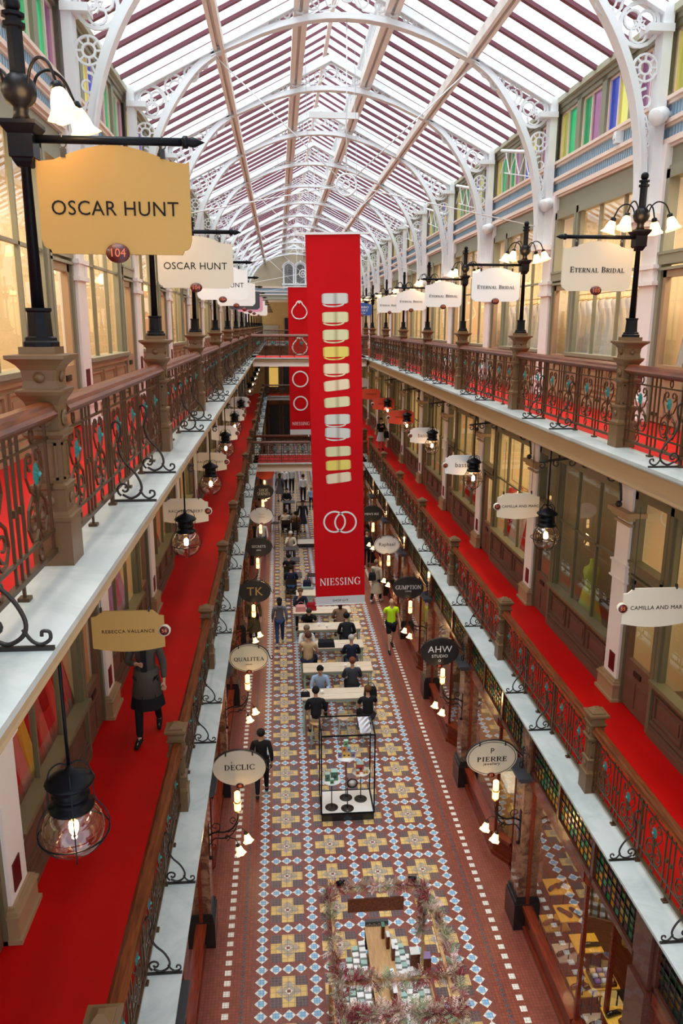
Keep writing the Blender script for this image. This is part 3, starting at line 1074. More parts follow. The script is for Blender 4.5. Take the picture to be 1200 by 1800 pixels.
# ---- rib trusses
def make_rib():
    root = thing('roof_truss', '', 'roof truss', (0, 0, 0))
    T = .10
    # top chord
    c = MB()
    for s in (-1, 1):
        c2 = MB(s, XC)
        pts_o = [(0, ZR-.02), (1.2, roofz(1.2)-.02), (2.5, roofz(2.5)-.02), (4.12, roofz(4.12)-.02)]
        pts_i = [(0, ZR-.17), (1.2, roofz(1.2)-.17), (2.5, roofz(2.5)-.17), (4.12, roofz(4.12)-.17)]
        c2.strip(pts_o, pts_i, -T/2, T/2)
        c2.strip([(a, b-.15) for a, b in pts_o], [(a, b-.175) for a, b in pts_o], -T, T)
        c.v_extend(c2)
    c.build('top_chord', 'white_iron', root)
    # crown arch: bottom band meets the chord in a solid plate at the purlins
    c = MB()
    for s in (-1, 1):
        c2 = MB(s, XC)
        low = [(0, 15.97), (.4, 15.955), (.8, 15.90), (1.2, 15.80), (1.6, 15.67), (2.0, 15.50), (2.4, 15.33), (2.55, 15.27)]
        up = [(a, b+.11) for a, b in low]
        c2.strip(up, low, -T/2, T/2)
        c2.strip([(a, b+.012) for a, b in low], [(a, b-.012) for a, b in low], -T, T)
        plate = [(1.55, 15.76), (1.55, 15.70), (2.0, 15.52), (2.5, 15.30), (2.62, roofz(2.62)-.15), (1.42, roofz(1.42)-.16)]
        c2.strip([(1.42, roofz(1.42)-.1), (2.0, roofz(2.0)-.1), (2.62, roofz(2.62)-.1)], [(1.50, 15.74), (2.0, 15.52), (2.62, 15.25)], -T/2+.01, T/2-.01)
        c.v_extend(c2)
    c.build('crown_arch', 'white_iron', root)
    # spandrel bracket, post on the wall, tracery
    for s in (-1, 1):
        b = MB(s, XC)
        low = bez([(2.45, 0, 15.28), (2.80, 0, 15.02), (3.13, 0, 14.62), (3.42, 0, 14.16), (3.66, 0, 13.60), (3.80, 0, 13.0), (3.87, 0, 12.4), (3.88, 0, 11.98)], 4)
        low = [(p[0], p[2]) for p in low]
        n = len(low)
        out = []
        for i in range(n):
            a = Vector(low[max(i-1, 0)]); d = Vector(low[min(i+1, n-1)])
            t = (d-a).normalized(); nn = Vector((-t.y, t.x))
            if nn.x < 0: nn = -nn
            out.append((low[i][0]+nn.x*.12, low[i][1]+nn.y*.12))
        b.strip(out, low, -T/2, T/2)
        b.strip([(a+.01, c_+.005) for a, c_ in low], [(a-.014, c_-.006) for a, c_ in low], -T*1.1, T*1.1)
        b.build('bracket', 'white_iron', root)
        p = MB(s, XC)
        p.box(4.00, 4.14, -.12, .12, 11.98, roofz(4.1)-.02)
        p.box(3.84, 4.02, -.07, .07, 11.98, 12.55)
        p.box(3.78, 4.14, -.16, .16, 14.35, 14.45)
        p.build('wall_post', 'white_iron', root)
        cb = MB(s, XC)
        for z0, z1, d in ((11.72, 11.80, .02), (11.80, 11.88, .14), (11.88, 11.98, .22)):
            cb.box(4.08-d, 4.14, -.12-d*.5, .12+d*.5, z0, z1)
        for i in range(4):
            cb.box(3.90, 3.94, -.16+i*.1, -.12+i*.1, 11.84, 11.90)
        cb.build('corbel', 'pink_cream', root)
        t = MB(s, XC)
        y0, y1 = -.02, .02
        def circ(u, z, r, w=.045, n=18):
            t.flatring((u, 0, z), r-w, r, y0, y1, n)
        # large trefoil circle with a small triangle
        cu, cz, R = 3.69, 14.47, .30
        circ(cu, cz, R, .05)
        for k in range(3):
            a = PI/2+PI/3+k*2*PI/3
            circ(cu+.115*math.cos(a), cz+.115*math.sin(a), .135, .03, 12)
        for k in range(3):
            a = -PI/2+k*2*PI/3; a2 = a+2*PI/3
            t.strip([(cu+.10*math.cos(a), cz+.10*math.sin(a)), (cu+.10*math.cos(a2), cz+.10*math.sin(a2))],
                    [(cu+.075*math.cos(a), cz+.075*math.sin(a)), (cu+.075*math.cos(a2), cz+.075*math.sin(a2))], y0, y1)
        # daisy wheel below
        cu, cz = 3.83, 13.93
        circ(cu, cz, .19, .03); circ(cu, cz, .10, .03, 12)
        for k in range(8):
            a = 2*PI*k/8
            t.strip([(cu+.09*math.cos(a-.12), cz+.09*math.sin(a-.12)), (cu+.175*math.cos(a-.07), cz+.175*math.sin(a-.07))],
                    [(cu+.09*math.cos(a+.12), cz+.09*math.sin(a+.12)), (cu+.175*math.cos(a+.07), cz+.175*math.sin(a+.07))], y0, y1)
        # scrolls further down
        for (cu, cz, r, m_) in ((3.87, 13.52, .15, 1), (3.93, 13.18, .085, -1), (3.95, 12.95, .06, 1), (3.95, 12.78, .05, -1)):
            sp = spiral((cu, cz), r, r*.25, PI/2*m_, PI/2*m_+m_*PI*2.3, 16)
            t.tube([(a, 0, b_) for a, b_ in sp], [.026*(1-.5*i/16) for i in range(17)], 4)
        t.tube([(3.80, 0, 13.75), (3.74, 0, 13.6), (3.76, 0, 13.42), (3.9, 0, 13.3), (3.97, 0, 13.1), (3.93, 0, 12.86), (3.94, 0, 12.6)], .02, 4)
        # smaller wheels up towards the purlin
        for (u, r) in ((3.24, .21), (2.93, .15), (2.70, .10)):
            z = roofz(u)-.19-r*1.12
            circ(u, z, r, .035, 14); circ(u, z, r*.55, .025, 10)
            for k in range(6):
                a = 2*PI*k/6
                t.tube([(u+r*.5*math.cos(a), 0, z+r*.5*math.sin(a)), (u+r*.9*math.cos(a), 0, z+r*.9*math.sin(a))], .014, 4)
            sp = spiral((u+r*.3, z+r*1.0), r*.4, r*.1, 0, 4.5, 8)
            t.tube([(a, 0, b_) for a, b_ in sp], .014, 4)
        for (u, z, r) in ((3.42, 14.93, .07), (3.12, 15.12, .05), (3.47, 14.25, .06), (2.55, 15.35, .04)):
            circ(u, z, r, .022, 10)
        t.build('tracery', 'white_iron', root)
    t = MB()
    for s in (-1, 1):
        q = MB(s, XC)
        for (cu, cz, r, m_, a0) in ((.30, 16.30, .17, 1, 2.2), (.62, 16.23, .15, -1, .5), (.90, 16.12, .11, 1, 2.5), (1.12, 16.02, .075, -1, .5), (1.30, 15.93, .045, 1, 2)):
            sp = spiral((cu, cz), r, r*.22, a0, a0+m_*PI*2.4, 16)
            q.tube([(a, 0, b_) for a, b_ in sp], [.024*(1-.4*i/16) for i in range(17)], 4)
        q.tube([(.0, 0, 16.45), (.16, 0, 16.4), (.3, 0, 16.13), (.5, 0, 16.09), (.75, 0, 16.32), (.86, 0, 16.28)], .018, 4)
        q.tube([(.62, 0, 16.08), (.8, 0, 16.02), (1.0, 0, 16.10), (1.15, 0, 15.92), (1.4, 0, 15.88)], .016, 4)
        t.v_extend(q)
    t.flatring((XC, 0, 16.42), .13, .17, -.02, .02, 16)
    t.build('crown_tracery', 'white_iron', root)
    return root
def v_extend(self, o):
    b = len(self.v)
    self.v += o.v; self.f += [[b+i for i in f] for f in o.f]; self.mi += o.mi; self.sm += o.sm
MB.v_extend = v_extend
rib0 = make_rib()
for i, k in enumerate(range(-1, 13)):
    y = Y0W+SW*k+.24
    lab = ('white cast-iron arched roof truss with circular tracery, %s' % nth(i))
    if i == 0:
        rib0.location = (0, y, 0); tag(rib0, lab, 'roof truss', 'white roof trusses')
    else:
        dup(rib0, (0, y, 0), lab, 'white roof trusses')
# louvred lantern gables: small struts seen against the sky
# tie rods with their centre wheel
def tie_set(y, lab):
    t = thing('tie_rod_wheel', lab, 'tie rods', (0, y, 0), group='wheels of the roof tie rods')
    w = MB(); w.ring((XC, 0, 13.07), .20, .022, 'xz', 20, 5); w.ring((XC, 0, 13.07), .07, .02, 'xz', 12, 5)
    for k in range(8):
        a = k*PI/4+.2
        w.tube([(XC+.06*math.cos(a), 0, 13.07+.06*math.sin(a)), (XC+.2*math.cos(a), 0, 13.07+.2*math.sin(a))], .01, 4)
    w.build('wheel', 'white_iron', t)
    r = MB()
    r.tube([(XC, 0, 13.27), (XC, 0, 15.97)], .012, 5)
    for s in (-1, 1):
        r.tube([(XC+s*.15, 0, 13.2), (XC+s*2.45, 0, 15.26)], .012, 5)
        r.tube([(XC+s*.19, 0, 13.04), (XC+s*3.88, 0, 12.35)], .012, 5)
    r.build('rod', 'white_iron', t)
for i, k in enumerate((1, 4, 7, 10)):
    tie_set(Y0W+SW*k+.24, 'white tie rods meeting in a small wheel below the roof, %s set from the camera' % ORD[i])

# ================================================================== BALUSTRADES
def ironwork(L, s, n=6):
    """cast panel of six flower cells; local y runs 0..L, u=0 is its plane"""
    m = MB(s)
    def bar(y0, y1, z0, z1, d=.010): m.box(-d, d, y0, y1, z0, z1)
    bar(0, L, .085, .115, .016); bar(0, L, .215, .235, .009); bar(0, L, .765, .782, .009); bar(0, L, .865, .885, .016)
    w = L/n
    for i in range(n):
        c = w*(i+.5)
        for d in (-.5, -.36, .36):
            y = c+w*d
            bar(y-.008, y+.008, .02 if d == -.5 else .1, .90, .008)
        if i == n-1: bar(L-.016, L, .02, .90)
        if i in (2, 4): bar(w*i-.02, w*i+.02, .02, .92, .014)
        m.box(-.03, .03, c-w*.5-.03, c-w*.5+.03, .0, .02)
        m.box(-.02, .02, c-w*.18-.02, c-w*.18+.02, .884, .93)
        # rings in the two friezes
        m.ring((0, c, .165), .043, .008, 'yz', 10, 4, sx=.8)
        m.ring((0, c, .825), .038, .008, 'yz', 10, 4, sx=.8)
        # stem and leaves
        m.tube([(0, c, .23), (0, c, .56)], .010, 4)
        for q in (-1, 1):
            sp = spiral((c+q*.085, .365), .083, .022, PI/2+q*PI/2*0+ (0 if q < 0 else PI), (PI/2+(0 if q < 0 else PI))+q*-1*PI*2.2, 14)
            m.tube([(0, a, b) for a, b in sp], [.012*(1-.4*k/14) for k in range(15)], 4)
            m.tube([(0, c, .30), (0, c+q*.05, .25), (0, c+q*.12, .26), (0, c+q*.175, .34), (0, c+q*.15, .44), (0, c+q*.06, .50), (0, c+q*.02, .46)], .010, 4)
            sp = spiral((c+q*.07, .70), .058, .014, -PI/2, -PI/2+q*PI*2.1, 11)
            m.tube([(0, a, b) for a, b in sp], .009, 4)
            m.tube([(0, c+q*.02, .50), (0, c+q*.09, .53), (0, c+q*.15, .62), (0, c+q*.13, .72)], .008, 4)
            m.box(-.012, .012, c+q*w*.43-.016, c+q*w*.43+.016, .46, .50)
            # leaf
            m.add([(-.012, c, .42), (-.004, c+q*.05, .50), (.012, c+q*.035, .56), (.006, c+q*.005, .50)], [(0, 1, 2, 3), (3, 2, 1, 0)])
    return m
def rosette(s):
    m = MB(s)
    for q in (0, 1):
        vs = [(-.028+.0*q, 0, 0)]
        n = 24
        for k in range(n):
            a = 2*PI*k/n; r = .060 if k % 2 else .050
            vs.append((-.008, r*math.cos(a), r*1.15*math.sin(a)))
        m.add(vs, [(0, 1+k, 1+(k+1) % n) for k in range(n)])
    m.lathe([(.012, 0), (.016, .012), (.001, .02)], (-.02, 0, 0), 8, 0, (-1, 0, 0))
    return m
def scroll_brace(s):
    """iron stay from the rail down to the ledge, in the plane across the ledge; u=0 is the balustrade"""
    m = MB(s)
    m.box(-.33, .02, -.012, .012, .0, .018)
    st = bez([(.0, 0, .60), (-.035, 0, .66), (-.075, 0, .63), (-.075, 0, .55), (-.05, 0, .46), (-.085, 0, .34), (-.17, 0, .24), (-.215, 0, .14), (-.20, 0, .07), (-.13, 0, .03), (-.06, 0, .06)], 4)
    m.tube(st, .011, 5)
    sp = spiral((-.075, .105), .062, .012, -PI*.35, PI*1.9, 14)
    m.tube([(a, 0, b) for a, b in sp], .010, 5)
    m.tube(bez([(-.20, 0, .10), (-.235, 0, .045), (-.275, 0, .028), (-.315, 0, .05), (-.315, 0, .085), (-.285, 0, .09), (-.28, 0, .066)], 4), .009, 5)
    return m
def handrail(L, s):
    m = MB(s)
    prof = [(-.06, .925), (-.075, .945), (-.06, .965), (-.05, .99), (-.03, 1.01), (.03, 1.01), (.05, .99), (.06, .965), (.075, .945), (.06, .925), (.03, .90), (-.03, .90)]
    m.prism([(a, b-.03) for a, b in prof], 0, L)
    return m
POSTY = [Y0P+SP*k for k in range(-1, 8)]         # 0.50 ... 34.3
def post_positions():
    near = [Y0P+SP*k for k in range(-1, 7)]
    far = [YB1+.15+SP*k for k in range(0, 8)]
    return near, far
NEAR, FAR = post_positions()
UB = 2.725
def balustrades(s, lv):
    z = ZG[lv]; side = SIDE[s]; floor = 'first' if lv == 1 else 'upper'
    spans = []
    ys = NEAR+[YB0+.12]
    spans += [(a+.11, b-.11) for a, b in zip(ys[:-1], ys[1:])]
    ys = FAR+[YEND-.1]
    spans += [(a+.11, b-.11) for a, b in zip(ys[:-1], ys[1:])]
    proto = None
    for i, (a, b) in enumerate(spans):
        L = SP-.22
        if a < 2 and (lv == 1 or s > 0): continue
        off = 1 if (lv == 2 and s < 0) else 0
        lab = 'ornate iron balustrade panel of the %s %s gallery, %s' % (side, floor, nth(i+off))
        grp = 'balustrade panels'
        if proto is None:
            t = thing('balustrade_panel', lab, 'balustrade', (XC+s*UB, a, z), 0, grp)
            ironwork(L, s).build('ironwork', 'bronze_iron', t)
            ro = rosette(s)
            me = None
            for k in range(6):
                if me is None:
                    o = ro.build('rosette', 'verdigris', t); me = o.data
                else:
                    o = bpy.data.objects.new('rosette', me); COL.objects.link(o); o.parent = t
                o.location = (0, L/6*(k+.5), .615)
                o['label'] = 'turquoise painted rosette'
            sb = scroll_brace(s); o1 = sb.build('scroll_brace', 'dark_iron', t); o1.location = (-.0, L*.36, 0)
            o2 = bpy.data.objects.new('scroll_brace', o1.data); COL.objects.link(o2); o2.parent = t; o2.location = (-.0, L*.67, 0)
            handrail(L, s).build('handrail', 'mahogany', t)
            proto = t
        else:
            r = dup(proto, (XC+s*UB, a, z), lab, grp)
            if abs((b-a)-L) > .05:
                r.scale = (1, (b-a)/L, 1)
for s in (-1, 1):
    for lv in (1, 2):
        balustrades(s, lv)
# balustrades of the footbridges and of the far gallery
def cross_balustrade(lv, y, lab, face=-1):
    z = ZG[lv]
    for i, (xa, xb) in enumerate(((XC-2.60, XC-.03), (XC+.03, XC+2.60))):
        L = xb-xa
        t = thing('balustrade_panel', lab % ('left', 'right')[i], 'balustrade', (xa, y, z), 0, 'footbridge balustrades')
        m = ironwork(L, 1, 4)
        m.v = [(v[1], v[0], v[2]) for v in m.v]
        m.build('ironwork', 'bronze_iron', t)
        for k in range(4):
            r = MB(); q = rosette(1)
            r.v_extend(q); r.v = [(v[1], face*abs(v[0]), v[2]) for v in r.v]
            o = r.build('rosette', 'verdigris', t); o.location = (L/4*(k+.5), 0, .615)
        h = MB(); q = handrail(L, 1); h.v_extend(q); h.v = [(v[1], v[0], v[2]) for v in h.v]
        h.build('handrail', 'mahogany', t)
for lv, nm in ((1, 'lower'), (2, 'upper')):
    cross_balustrade(lv, YB0+.28, nm+' footbridge iron balustrade on the near edge, %s half')
    cross_balustrade(lv, YB1-.28, nm+' footbridge iron balustrade on the far edge, %s half')
    cross_balustrade(lv, YEND+.1, nm+' iron balustrade closing the far end of the hall, %s half')

# ---- newel posts
def pedestal(tall):
    t = thing('newel_post', '', 'newel post')
    b = MB()
    b.sq(0, 0, [(0, .235), (.27, .235), (.275, .25), (.30, .25), (.305, .215), (.33, .195), (.46, .195), (.47, .215), (.49, .215), (.50, .165),
                (.76, .165), (.77, .20), (.79, .235), (.81, .235), (.815, .18), (.96, .18)])
    p = b
    for q in (-1, 1):
        for ax in (0, 1):
            for (a, c, h0, h1) in ((-.06, -.045, .52, .74), (.045, .06, .52, .74), (-.06, .06, .52, .535), (-.06, .06, .725, .74)):
                if ax: p.box(a, c, q*.0825, q*.0905, h0, h1) if q > 0 else p.box(a, c, -.0905, -.0825, h0, h1)
                else: p.box(.0825, .0905, a, c, h0, h1) if q > 0 else p.box(-.0905, -.0825, a, c, h0, h1)
    r = b
    for q in (-1, 1):
        r.lathe([(.045, 0), (.05, .008), (.035, .016), (.02, .010), (.015, .02), (.001, .022)], (q*.09, 0, .88), 12, 0, (q, 0, 0))
        r.lathe([(.045, 0), (.05, .008), (.035, .016), (.02, .010), (.015, .02), (.001, .022)], (0, q*.09, .88), 12, 0, (0, q, 0))
        r.lathe([(.032, 0), (.034, .008), (.022, .014), (.001, .018)], (q*.098, 0, .40), 10, 0, (q, 0, 0))
        r.lathe([(.032, 0), (.034, .008), (.022, .014), (.001, .018)], (0, q*.098, .40), 10, 0, (0, q, 0))
    b.build('pillar', 'pedestal', t)
    c = MB()
    if tall:
        c.sq(0, 0, [(.96, .18), (.985, .20), (1.02, .25), (1.04, .265), (1.05, .265), (1.055, .20), (1.10, .185), (1.16, .20), (1.19, .24), (1.215, .30), (1.225, .33), (1.245, .33), (1.25, .20), (1.29, .20)])
        for q in (-1, 1):
            c.lathe([(.03, 0), (.032, .008), (.001, .016)], (q*.095, 0, 1.12), 10, 0, (q, 0, 0))
            c.lathe([(.03, 0), (.032, .008), (.001, .016)], (0, q*.095, 1.12), 10, 0, (0, q, 0))
    else:
        c.sq(0, 0, [(.96, .18), (.985, .22), (1.0, .225), (1.005, .185), (1.06, .175), (1.08, .19), (1.10, .24), (1.115, .265), (1.14, .265), (1.145, .18), (1.16, .18), (1.162, .17), (1.215, .05)])
    c.build('cap', 'pedestal', t)
    return t
def tulip(m, g, tip, d):
    """bell shade of frosted glass hanging from tip, leaning along d"""
    A = Vector((d[0]*.35, d[1]*.35, -1)).normalized()
    m.lathe([(.012, -.01), (.030, .0), (.036, .03), (.030, .04)], tip, 10, 0, tuple(A))
    g.lathe([(.030, .03), (.044, .06), (.056, .10), (.062, .135), (.078, .16), (.088, .172)], tip, 24, 0, tuple(A), True, .10, 6)
def make_lamp_post(arm):
    """arm = +1 carries its sign towards +x, -1 towards -x"""
    t = thing('lamp_post', '', 'lamp post')
    b = MB()
    b.lathe([(.105, 0), (.105, .025), (.092, .035), (.092, .05), (.072, .06), (.066, .19), (.075, .20), (.075, .215), (.0, .216)], (0, 0, 0), 8, 0, None, False)
    b.build('base', 'black_iron', t)
    p = MB()
    p.lathe([(.036, .21), (.027, .96), (.035, .965), (.035, .985), (.0, .986)], (0, 0, 0), 12)
    p.build('pole', 'black_iron', t)
    c = MB()
    c.sq(0, 0, [(.96, .07), (.985, .10), (1.0, .11), (1.005, .13), (1.12, .13), (1.14, .16), (1.165, .19), (1.185, .19), (1.19, .10)])
    c.lathe([(.055, 1.185), (.038, 1.23), (.042, 1.26), (.075, 1.285), (.092, 1.33), (.085, 1.38), (.055, 1.415), (.04, 1.425)], (0, 0, 0), 14)
    c.lathe([(.042, 1.42), (.042, 1.64), (.06, 1.645), (.06, 1.665), (.042, 1.67), (.042, 1.69), (.06, 1.695), (.06, 1.712), (.02, 1.72)], (0, 0, 0), 8, 0, None, False)
    c.ball((0, 0, 1.755), .044, 12)
    c.build('capital', 'black_iron', t)
    a = MB()
    a.tube([(arm*.06, 0, 1.105), (arm*.86, 0, 1.105)], .022, 8)
    a.lathe([(.022, .85), (.034, .86), (.034, .88), (.022, .885), (.028, .91), (.022, .93), (.001, .975)], (0, 0, 1.105), 10, 0, (arm, 0, 0))
    a.build('sign_arm', 'black_iron', t)
    for i, (dx, dy) in enumerate(((.8, -.6), (-.8, -.6), (.8, .6), (-.8, .6))):
        h = MB(); g = MB()
        tip = (dx*.30, dy*.30, 1.335)
        h.tube(bez([(dx*.07, dy*.07, 1.33), (dx*.10, dy*.10, 1.43), (dx*.17, dy*.17, 1.475), (dx*.25, dy*.25, 1.44), (dx*.30, dy*.30, 1.345)], 5), .0085, 6)
        tulip(h, g, tip, (dx, dy))
        l = h.build('lamp_arm', 'black_iron', t)
        gg = g.build('tulip_shade', 'lampglass_warm', l)
        gg['label'] = 'lit frosted glass tulip shade'
    return t
pt2 = pedestal(True); pt1 = pedestal(False)
lpR = make_lamp_post(-1); lpL = make_lamp_post(1)
first = {}
UN2, UN1 = 2.74, 2.74
ally = NEAR+[YB0+.12]+FAR
for s in (-1, 1):
    for lv in (1, 2):
        z = ZG[lv]
        for i, y in enumerate(ally):
            if y < 2: continue
            if lv == 2 and i == 1: y -= .06
            lab = ('brown panelled newel post of the %s %s gallery, %s' % (SIDE[s], 'first' if lv == 1 else 'upper', nth(i if s < 0 else i-1)))
            pr = pt2 if lv == 2 else pt1
            loc = (XC+s*UN2, y, z)
            if lv not in first:
                pr.location = loc; tag(pr, lab, 'newel post', 'newel posts'); first[lv] = 1
            else:
                dup(pr, loc, lab, 'newel posts')
            if lv == 2 and y > 1.5:
                lp = lpR if s > 0 else lpL
                lab = 'black lamp post with lit tulip shades, %s upper gallery, %s' % (SIDE[s], nth(i if s < 0 else i-1))
                loc = (XC+s*UN2, y, z+1.29)
                if ('lp', s) not in first:
                    lp.location = loc; tag(lp, lab, 'lamp post', 'lamp posts'); first[('lp', s)] = 1
                else:
                    dup(lp, loc, lab, 'lamp posts')
                if y < 24:
                    L = bpy.data.lights.new('lamp_light', 'POINT'); L.energy = 6; L.color = (1, .62, .28); L.shadow_soft_size = .12
                    lo = bpy.data.objects.new('lamp_light', L); COL.objects.link(lo); lo.location = (XC+s*(UN2-.12), y-.22, z+1.29+1.27)

# ---- signs hanging from the lamp posts
def sign_outline(w, h, crown, notch=.05):
    P = []
    x0, x1 = -w/2, w/2
    # bottom, with scooped corners
    P += [(x0+notch*1.1, -h), (x1-notch*1.1, -h), (x1-notch*.9, -h+notch*.35)]
    for k in range(4):
        a = -PI/2+k*PI/6
        P.append((x1-notch*.9+notch*.8*math.cos(a), -h+notch*1.25+notch*.8*math.sin(a)))
    P += [(x1, -h+notch*1.5), (x1, 0)]
    for k in range(11):
        t = k/10
        xx = x1-.02-(w-.04)*t
        e = max(0, math.cos((t-.5)*PI/0.86)) if abs(t-.5) < .43 else 0
        P.append((xx, -.012+crown*(e**1.0)))
    P += [(x0, 0), (x0, -h+notch*1.5)]
    for k in range(4):
        a = PI-PI/2*0+k*PI/6
        P.append((x0+notch*.9+notch*.8*math.cos(a), -h+notch*1.25+notch*.8*math.sin(a)))
    return P
def upper_sign(x, y, z, face, lines, num, lab, style='sans', lm='letter_dark'):
    t = thing('hanging_sign', lab, 'sign', (x, y, z), group=None)
    m = MB(); m.prism(sign_outline(.82, .475, .085), -.012, .012)
    m.build('board', face, t)
    l = MB()
    for (txt, size, zz, wd) in lines:
        if style == 'serif': put_serif(l, txt, size, 0, zz, -.0125, width=wd)
        else:
            put_text(l, txt, size*1.35, 0, zz, -.0125, .002, .0, 1.05, sx=1.)
    if lines: l.build('lettering', lm, t)
    h = MB()
    for q in (-.26, .27):
        h.box(q-.012, q+.012, -.018, .018, .01, .055)
        h.ring((q, 0, .075), .017, .004, 'xz', 10, 4)
        h.ring((q, 0, .105), .017, .004, 'yz', 10, 4)
    h.build('hook', 'dark_iron', t)
    if num:
        o = MB(); o.lathe([(.066, 0), (.064, .012), (.0, .013)], (0, 0, 0), 20, 0, (0, -1, 0))
        o.v = [(a, b-.013, c*.78-.47) for a, b, c in o.v]
        ov = o.build('number_plate', 'maroon_oval', t)
        w = MB(); put_text(w, num, .062, 0, -.47, -.0275, .001)
        w.build('numeral', 'numeral_red', ov)
    return t
ZS = 11.26
def post_y(k): return Y0P+SP*k
XL, XR = XC-UN2+.47, XC+UN2-.47
OH = [('OSCAR HUNT', .078, -.245, .62)]
upper_sign(XL, post_y(0)-.06, ZS+.015, 'sign_tan', OH, '104', 'largest gold-lit OSCAR HUNT shop sign hanging nearest the camera, top left').scale = (1.01, 1, 1.04)
upper_sign(XL, post_y(1), ZS, 'sign_cream', OH, '104', 'cream OSCAR HUNT sign hanging second on the left, just behind the large gold one')
upper_sign(XL, post_y(2), ZS, 'paper_white', OH, '104', 'white OSCAR HUNT sign, third on the left, mostly hidden by the cream one')
upper_sign(XL, post_y(3), ZS, 'paper_white', [], '110', 'blank white hanging sign numbered 110 on the left')
upper_sign(XL, post_y(4), ZS, 'sign_grey', [('STUDIO', .075, -.2, .5)], '112', 'dark grey STUDIO hanging sign on the left', lm='letter_white')
upper_sign(XL, post_y(5), ZS, 'sign_pink', [], '114', 'pink hanging sign on the left beyond the dark grey one')
for i, k in enumerate((6, 7)):
    upper_sign(XL, post_y(k) if k < 7 else YB1+.15, ZS, 'paper_white', [], '1%d' % (16+2*i), ('small white hanging sign on the left just beyond the pink one', 'tiny white hanging sign on the left, farthest one with clear edges')[i])
EB = [('Eternal Bridal', .062, -.24, .64)]
upper_sign(XR, post_y(1), ZS, 'sign_cream', EB, '105', 'nearest Eternal Bridal sign on the right, numbered 105', 'serif')
upper_sign(XR, post_y(2), ZS, 'paper_white', EB, '107', 'Eternal Bridal sign numbered 107, second on the right', 'serif')
upper_sign(XR, post_y(3), ZS, 'paper_white', EB, '109', 'Eternal Bridal sign numbered 109, third on the right', 'serif')
upper_sign(XR, post_y(4), ZS, 'paper_white', EB, '111', 'Eternal Bridal sign fourth on the right, partly behind the third', 'serif')
upper_sign(XR, post_y(5), ZS, 'paper_white', EB, '113', 'fifth and smallest Eternal Bridal sign on the right', 'serif')
upper_sign(XR, post_y(7), ZS, 'sign_blue', [('CARBO', .085, -.13, .55), ('SHIRT', .085, -.26, .5), ('STORE', .04, -.38, .3)], '115', 'blue hanging sign on the right beside the big red banner', 'serif', 'letter_white')

# ---- pendant globe lamps over the first-floor rail
def make_pendant():
    t = thing('pendant_lamp', '', 'pendant lamp')
    g = MB(); g.ball((0, 0, 0), .205, 24, 0, 1., 14)
    g.build('globe', 'bulb_glass', t)
    c = MB()
    c.lathe([(.135, .155), (.150, .165), (.150, .185), (.115, .20), (.115, .245), (.125, .25), (.125, .265), (.115, .27), (.115, .33), (.155, .345), (.165, .36), (.155, .375), (.12, .40), (.06, .435), (.025, .45), (.012, .47), (.0, .471)], (0, 0, 0), 20)
    c.build('housing', 'black_iron', t)
    r = MB(); r.tube([(0, 0, .46), (0, 0, 1.56)], .012, 6)
    r.build('rod', 'black_iron', t)
    w = MB()
    for k in range(4):
        a = k*PI/2+.3
        cx, sx = math.cos(a), math.sin(a)
        pr = [(.03, -.235), (.12, -.205), (.20, -.12), (.235, 0), (.21, .10), (.16, .18), (.145, .24), (.145, .36), (.12, .46), (.06, .50), (.01, .48)]
        w.tube(bez([(cx*r_, sx*r_, z) for r_, z in pr], 3), .006, 4)
    w.ring((0, 0, -.03), .235, .006, 'xy', 24, 4)
    w.build('wire_cage', 'black_iron', t)
    b = MB(); b.ball((0, 0, .02), .034, 10, 0, 1.3)
    b.build('bulb', 'bulb', t)
    n = MB(); n.lathe([(.022, .06), (.022, .15), (0, .151)], (0, 0, 0), 8)
    n.build('lamp_holder', 'brass', t)
    return t
pen = make_pendant()
PX = {-1: -1.44, 1: 4.15}
PY = {-1: [4.72, 11.4, 15.8, 20.5, 25.0, 29.5], 1: [11.4, 16.05, 20.66, 24.9, 29.5]}
i0 = 0
for s in (-1, 1):
    for i, y in enumerate(PY[s]):
        lab = 'black caged globe pendant lamp above the %s first-floor rail, %s from the camera' % (SIDE[s], ORD[i])
        loc = (PX[s], y, 7.18 if y > 5 else 7.06)
        if i0 == 0:
            pen.location = loc; tag(pen, lab, 'pendant lamp', 'caged globe pendant lamps'); i0 = 1
        else:
            dup(pen, loc, lab, 'caged globe pendant lamps')
        if y < 22:
            L = bpy.data.lights.new('pendant_light', 'POINT'); L.energy = 9; L.color = (1, .68, .35); L.shadow_soft_size = .04
            lo = bpy.data.objects.new('pendant_light', L); COL.objects.link(lo); lo.location = (PX[s], y, 7.20)
# far pendants beyond the footbridge, small
for s in (-1,):
    for i, y in enumerate((38.5, 43, 47.5, 52, 56.5)):
        dup(pen, (PX[s], y, 7.18), 'small far globe pendant lamp beyond the footbridge on the left, %s of the row' % ORD[i], 'caged globe pendant lamps')
